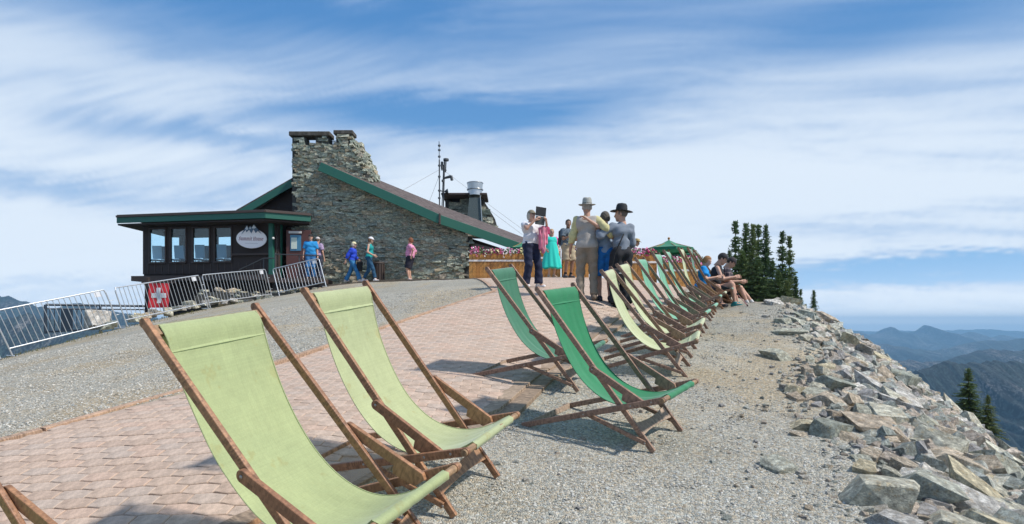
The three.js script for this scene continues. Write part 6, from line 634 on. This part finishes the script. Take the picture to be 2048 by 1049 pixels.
{ const dy = P(0, 559, 22).y; person({ label: 'man in blue shirt, jeans and black cap on the deck behind the barrier', pos: V(P(621, 0, 22.0).x, dy, -22.0), yaw: 0.2, H: 1.70, girth: 1.08, cell: 0.019, fine: 0.009, top: { color: [0.02, 0.27, 0.62], sleeve: 0.8, fit: 0.026, hem: 0.96 }, bottom: { color: [0.03, 0.15, 0.36], len: 1.97, fit: 0.026 }, shoes: { color: [0.05, 0.05, 0.05] }, hair: { color: [0.06, 0.04, 0.03] }, hat: { kind: 'cap', color: [0.02, 0.02, 0.024] } });
  person({ label: 'person in lilac top and pale cap behind the man in blue on the deck', pos: V(P(635, 0, 22.55).x, dy, -22.55), yaw: Math.PI - 0.3, H: 1.68, cell: 0.019, fine: 0.009, top: { color: [0.42, 0.32, 0.50], sleeve: 0.7, fit: 0.026, hem: 0.96 }, bottom: { color: [0.05, 0.06, 0.10], len: 1.97 }, shoes: { color: BLACK }, hair: { color: [0.2, 0.14, 0.1] }, hat: { kind: 'cap', color: [0.55, 0.52, 0.52] } }); }
// behind the chairs
person({ label: 'person in white top and straw hat behind the near end of the deck chair row', at: standTop(1273, 475, 1.74), yaw: 1.2, H: 1.66, cell: 0.019, fine: 0.009, skin: TANNED, headPitch: 0.3, top: { color: [0.66, 0.62, 0.62], sleeve: 0.4, fit: 0.024, hem: 0.95 }, bottom: { color: [0.30, 0.05, 0.07], len: 0.9 }, shoes: { color: [0.2, 0.15, 0.1] }, hair: { color: [0.15, 0.09, 0.05] }, hat: { kind: 'brim', color: [0.55, 0.42, 0.20], r: 0.165, tall: 0.9, sideUp: 0.5 } });
person({ label: 'person in orange straw hat under the open green parasol', at: standTop(1343, 487, 1.78), yaw: -0.6, H: 1.70, cell: 0.019, fine: 0.009, skin: TANNED, top: { color: [0.03, 0.03, 0.035], sleeve: 0.6, fit: 0.024, hem: 0.95 }, bottom: { color: [0.05, 0.06, 0.1], len: 1.97 }, shoes: { color: BLACK }, hair: { color: [0.06, 0.04, 0.03] }, hat: { kind: 'brim', color: [0.60, 0.34, 0.16], r: 0.15, tall: 1, sideUp: 0.3 } });
// three people sitting at the end of the row
const bench = V(4.18, Math.min(G(3.9, 11.9), G(4.5, 12.6)), -12.25);
const sit = (u, f, o) => { const x = V(Math.cos(0.85), 0, -Math.sin(0.85)), z = V(Math.sin(0.85), 0, Math.cos(0.85)), p = bench.clone().addScaledVector(x, u).addScaledVector(z, f); p.y = bench.y; return person({ pos: p, cell: 0.0145, fine: 0.007, ...o }); };
{ const base = (H, extra) => { const s = H / 1.75; return { H, yaw: 1.2, hip: [0, 0.41 / s, 0], ...extra }; };
  sit(-0.55, 0.02, base(1.42, { label: 'boy in bright blue T-shirt with reddish hair sitting beside the deck chairs', lean: 0.22, headPitch: 0.2, headYaw: -0.3, lf: [0.13, 0.50, 0.10], rf: [-0.10, 0.46, 0.10], lw: [0.16, 0.74, 0.42], rw: [-0.18, 0.74, 0.38], top: { color: [0.01, 0.28, 0.70], sleeve: 0.7, fit: 0.026, hem: 0.93 }, bottom: { color: [0.05, 0.055, 0.085], len: 0.92, fit: 0.03 }, shoes: { color: [0.05, 0.05, 0.06] }, hair: { color: [0.34, 0.17, 0.07], len: 0.005 } }));
  sit(-0.05, 0.06, base(1.66, { label: 'person in dark sleeveless top and black cap sitting next to the boy', lean: 0.30, headPitch: 0.25, yaw: 1.15, lf: [0.14, 0.52, 0.10], rf: [-0.12, 0.48, 0.10], lw: [0.12, 0.66, 0.48], rw: [-0.14, 0.66, 0.46], top: { color: [0.02, 0.022, 0.028], sleeve: 0, fit: 0.022, hem: 0.93 }, bottom: { color: [0.035, 0.04, 0.05], len: 0.95, fit: 0.03 }, shoes: { color: [0.02, 0.22, 0.24] }, hair: { color: [0.05, 0.035, 0.025] }, hat: { kind: 'cap', color: [0.018, 0.018, 0.022] } }));
  sit(0.55, 0.04, base(1.58, { label: 'person in checked dark shirt sitting at the far end with legs stretched out', lean: 0.28, headPitch: 0.35, yaw: 1.1, lf: [0.14, 0.68, 0.12, 0.05], rf: [-0.10, 0.58, 0.10], lw: [0.12, 0.64, 0.44], rw: [-0.12, 0.64, 0.42], top: { color: plaid([0.2, 0.19, 0.23], [0.42, 0.36, 0.36], [0.6, 0.55, 0.55]), sleeve: 0.8, fit: 0.026, hem: 0.93 }, bottom: { color: [0.03, 0.03, 0.04], len: 0.8, fit: 0.03 }, shoes: { color: [0.03, 0.03, 0.034] }, socks: [0.6, 0.6, 0.6], hair: { color: [0.04, 0.03, 0.025] }, hat: { kind: 'cap', color: [0.03, 0.025, 0.03] } }));
}
{ // walking pole leaning in front of the seated people
  const a = P(1474, 588, 11.8), b = P(1496, 621, 11.4), t = thing('walking_pole', 'thin pink walking pole lying out in front of the seated people', 'pole', b); b.y = G(b.x, -b.z) + 0.01; t.position.copy(b); part('shaft', rod(V(0, 0, 0), a.clone().sub(b), 0.008, 6), CLO([0.5, 0.2, 0.2], 0.4), t); part('tip', rod(V(0, -0.01, 0), a.clone().sub(b).multiplyScalar(0.06), 0.013, 6), CLO(BLACK, 0.4), t); part('grip', rod(a.clone().sub(b).multiplyScalar(0.86), a.clone().sub(b), 0.014, 8), CLO(BLACK, 0.6), t);
}
renderer.render(scene, camera);
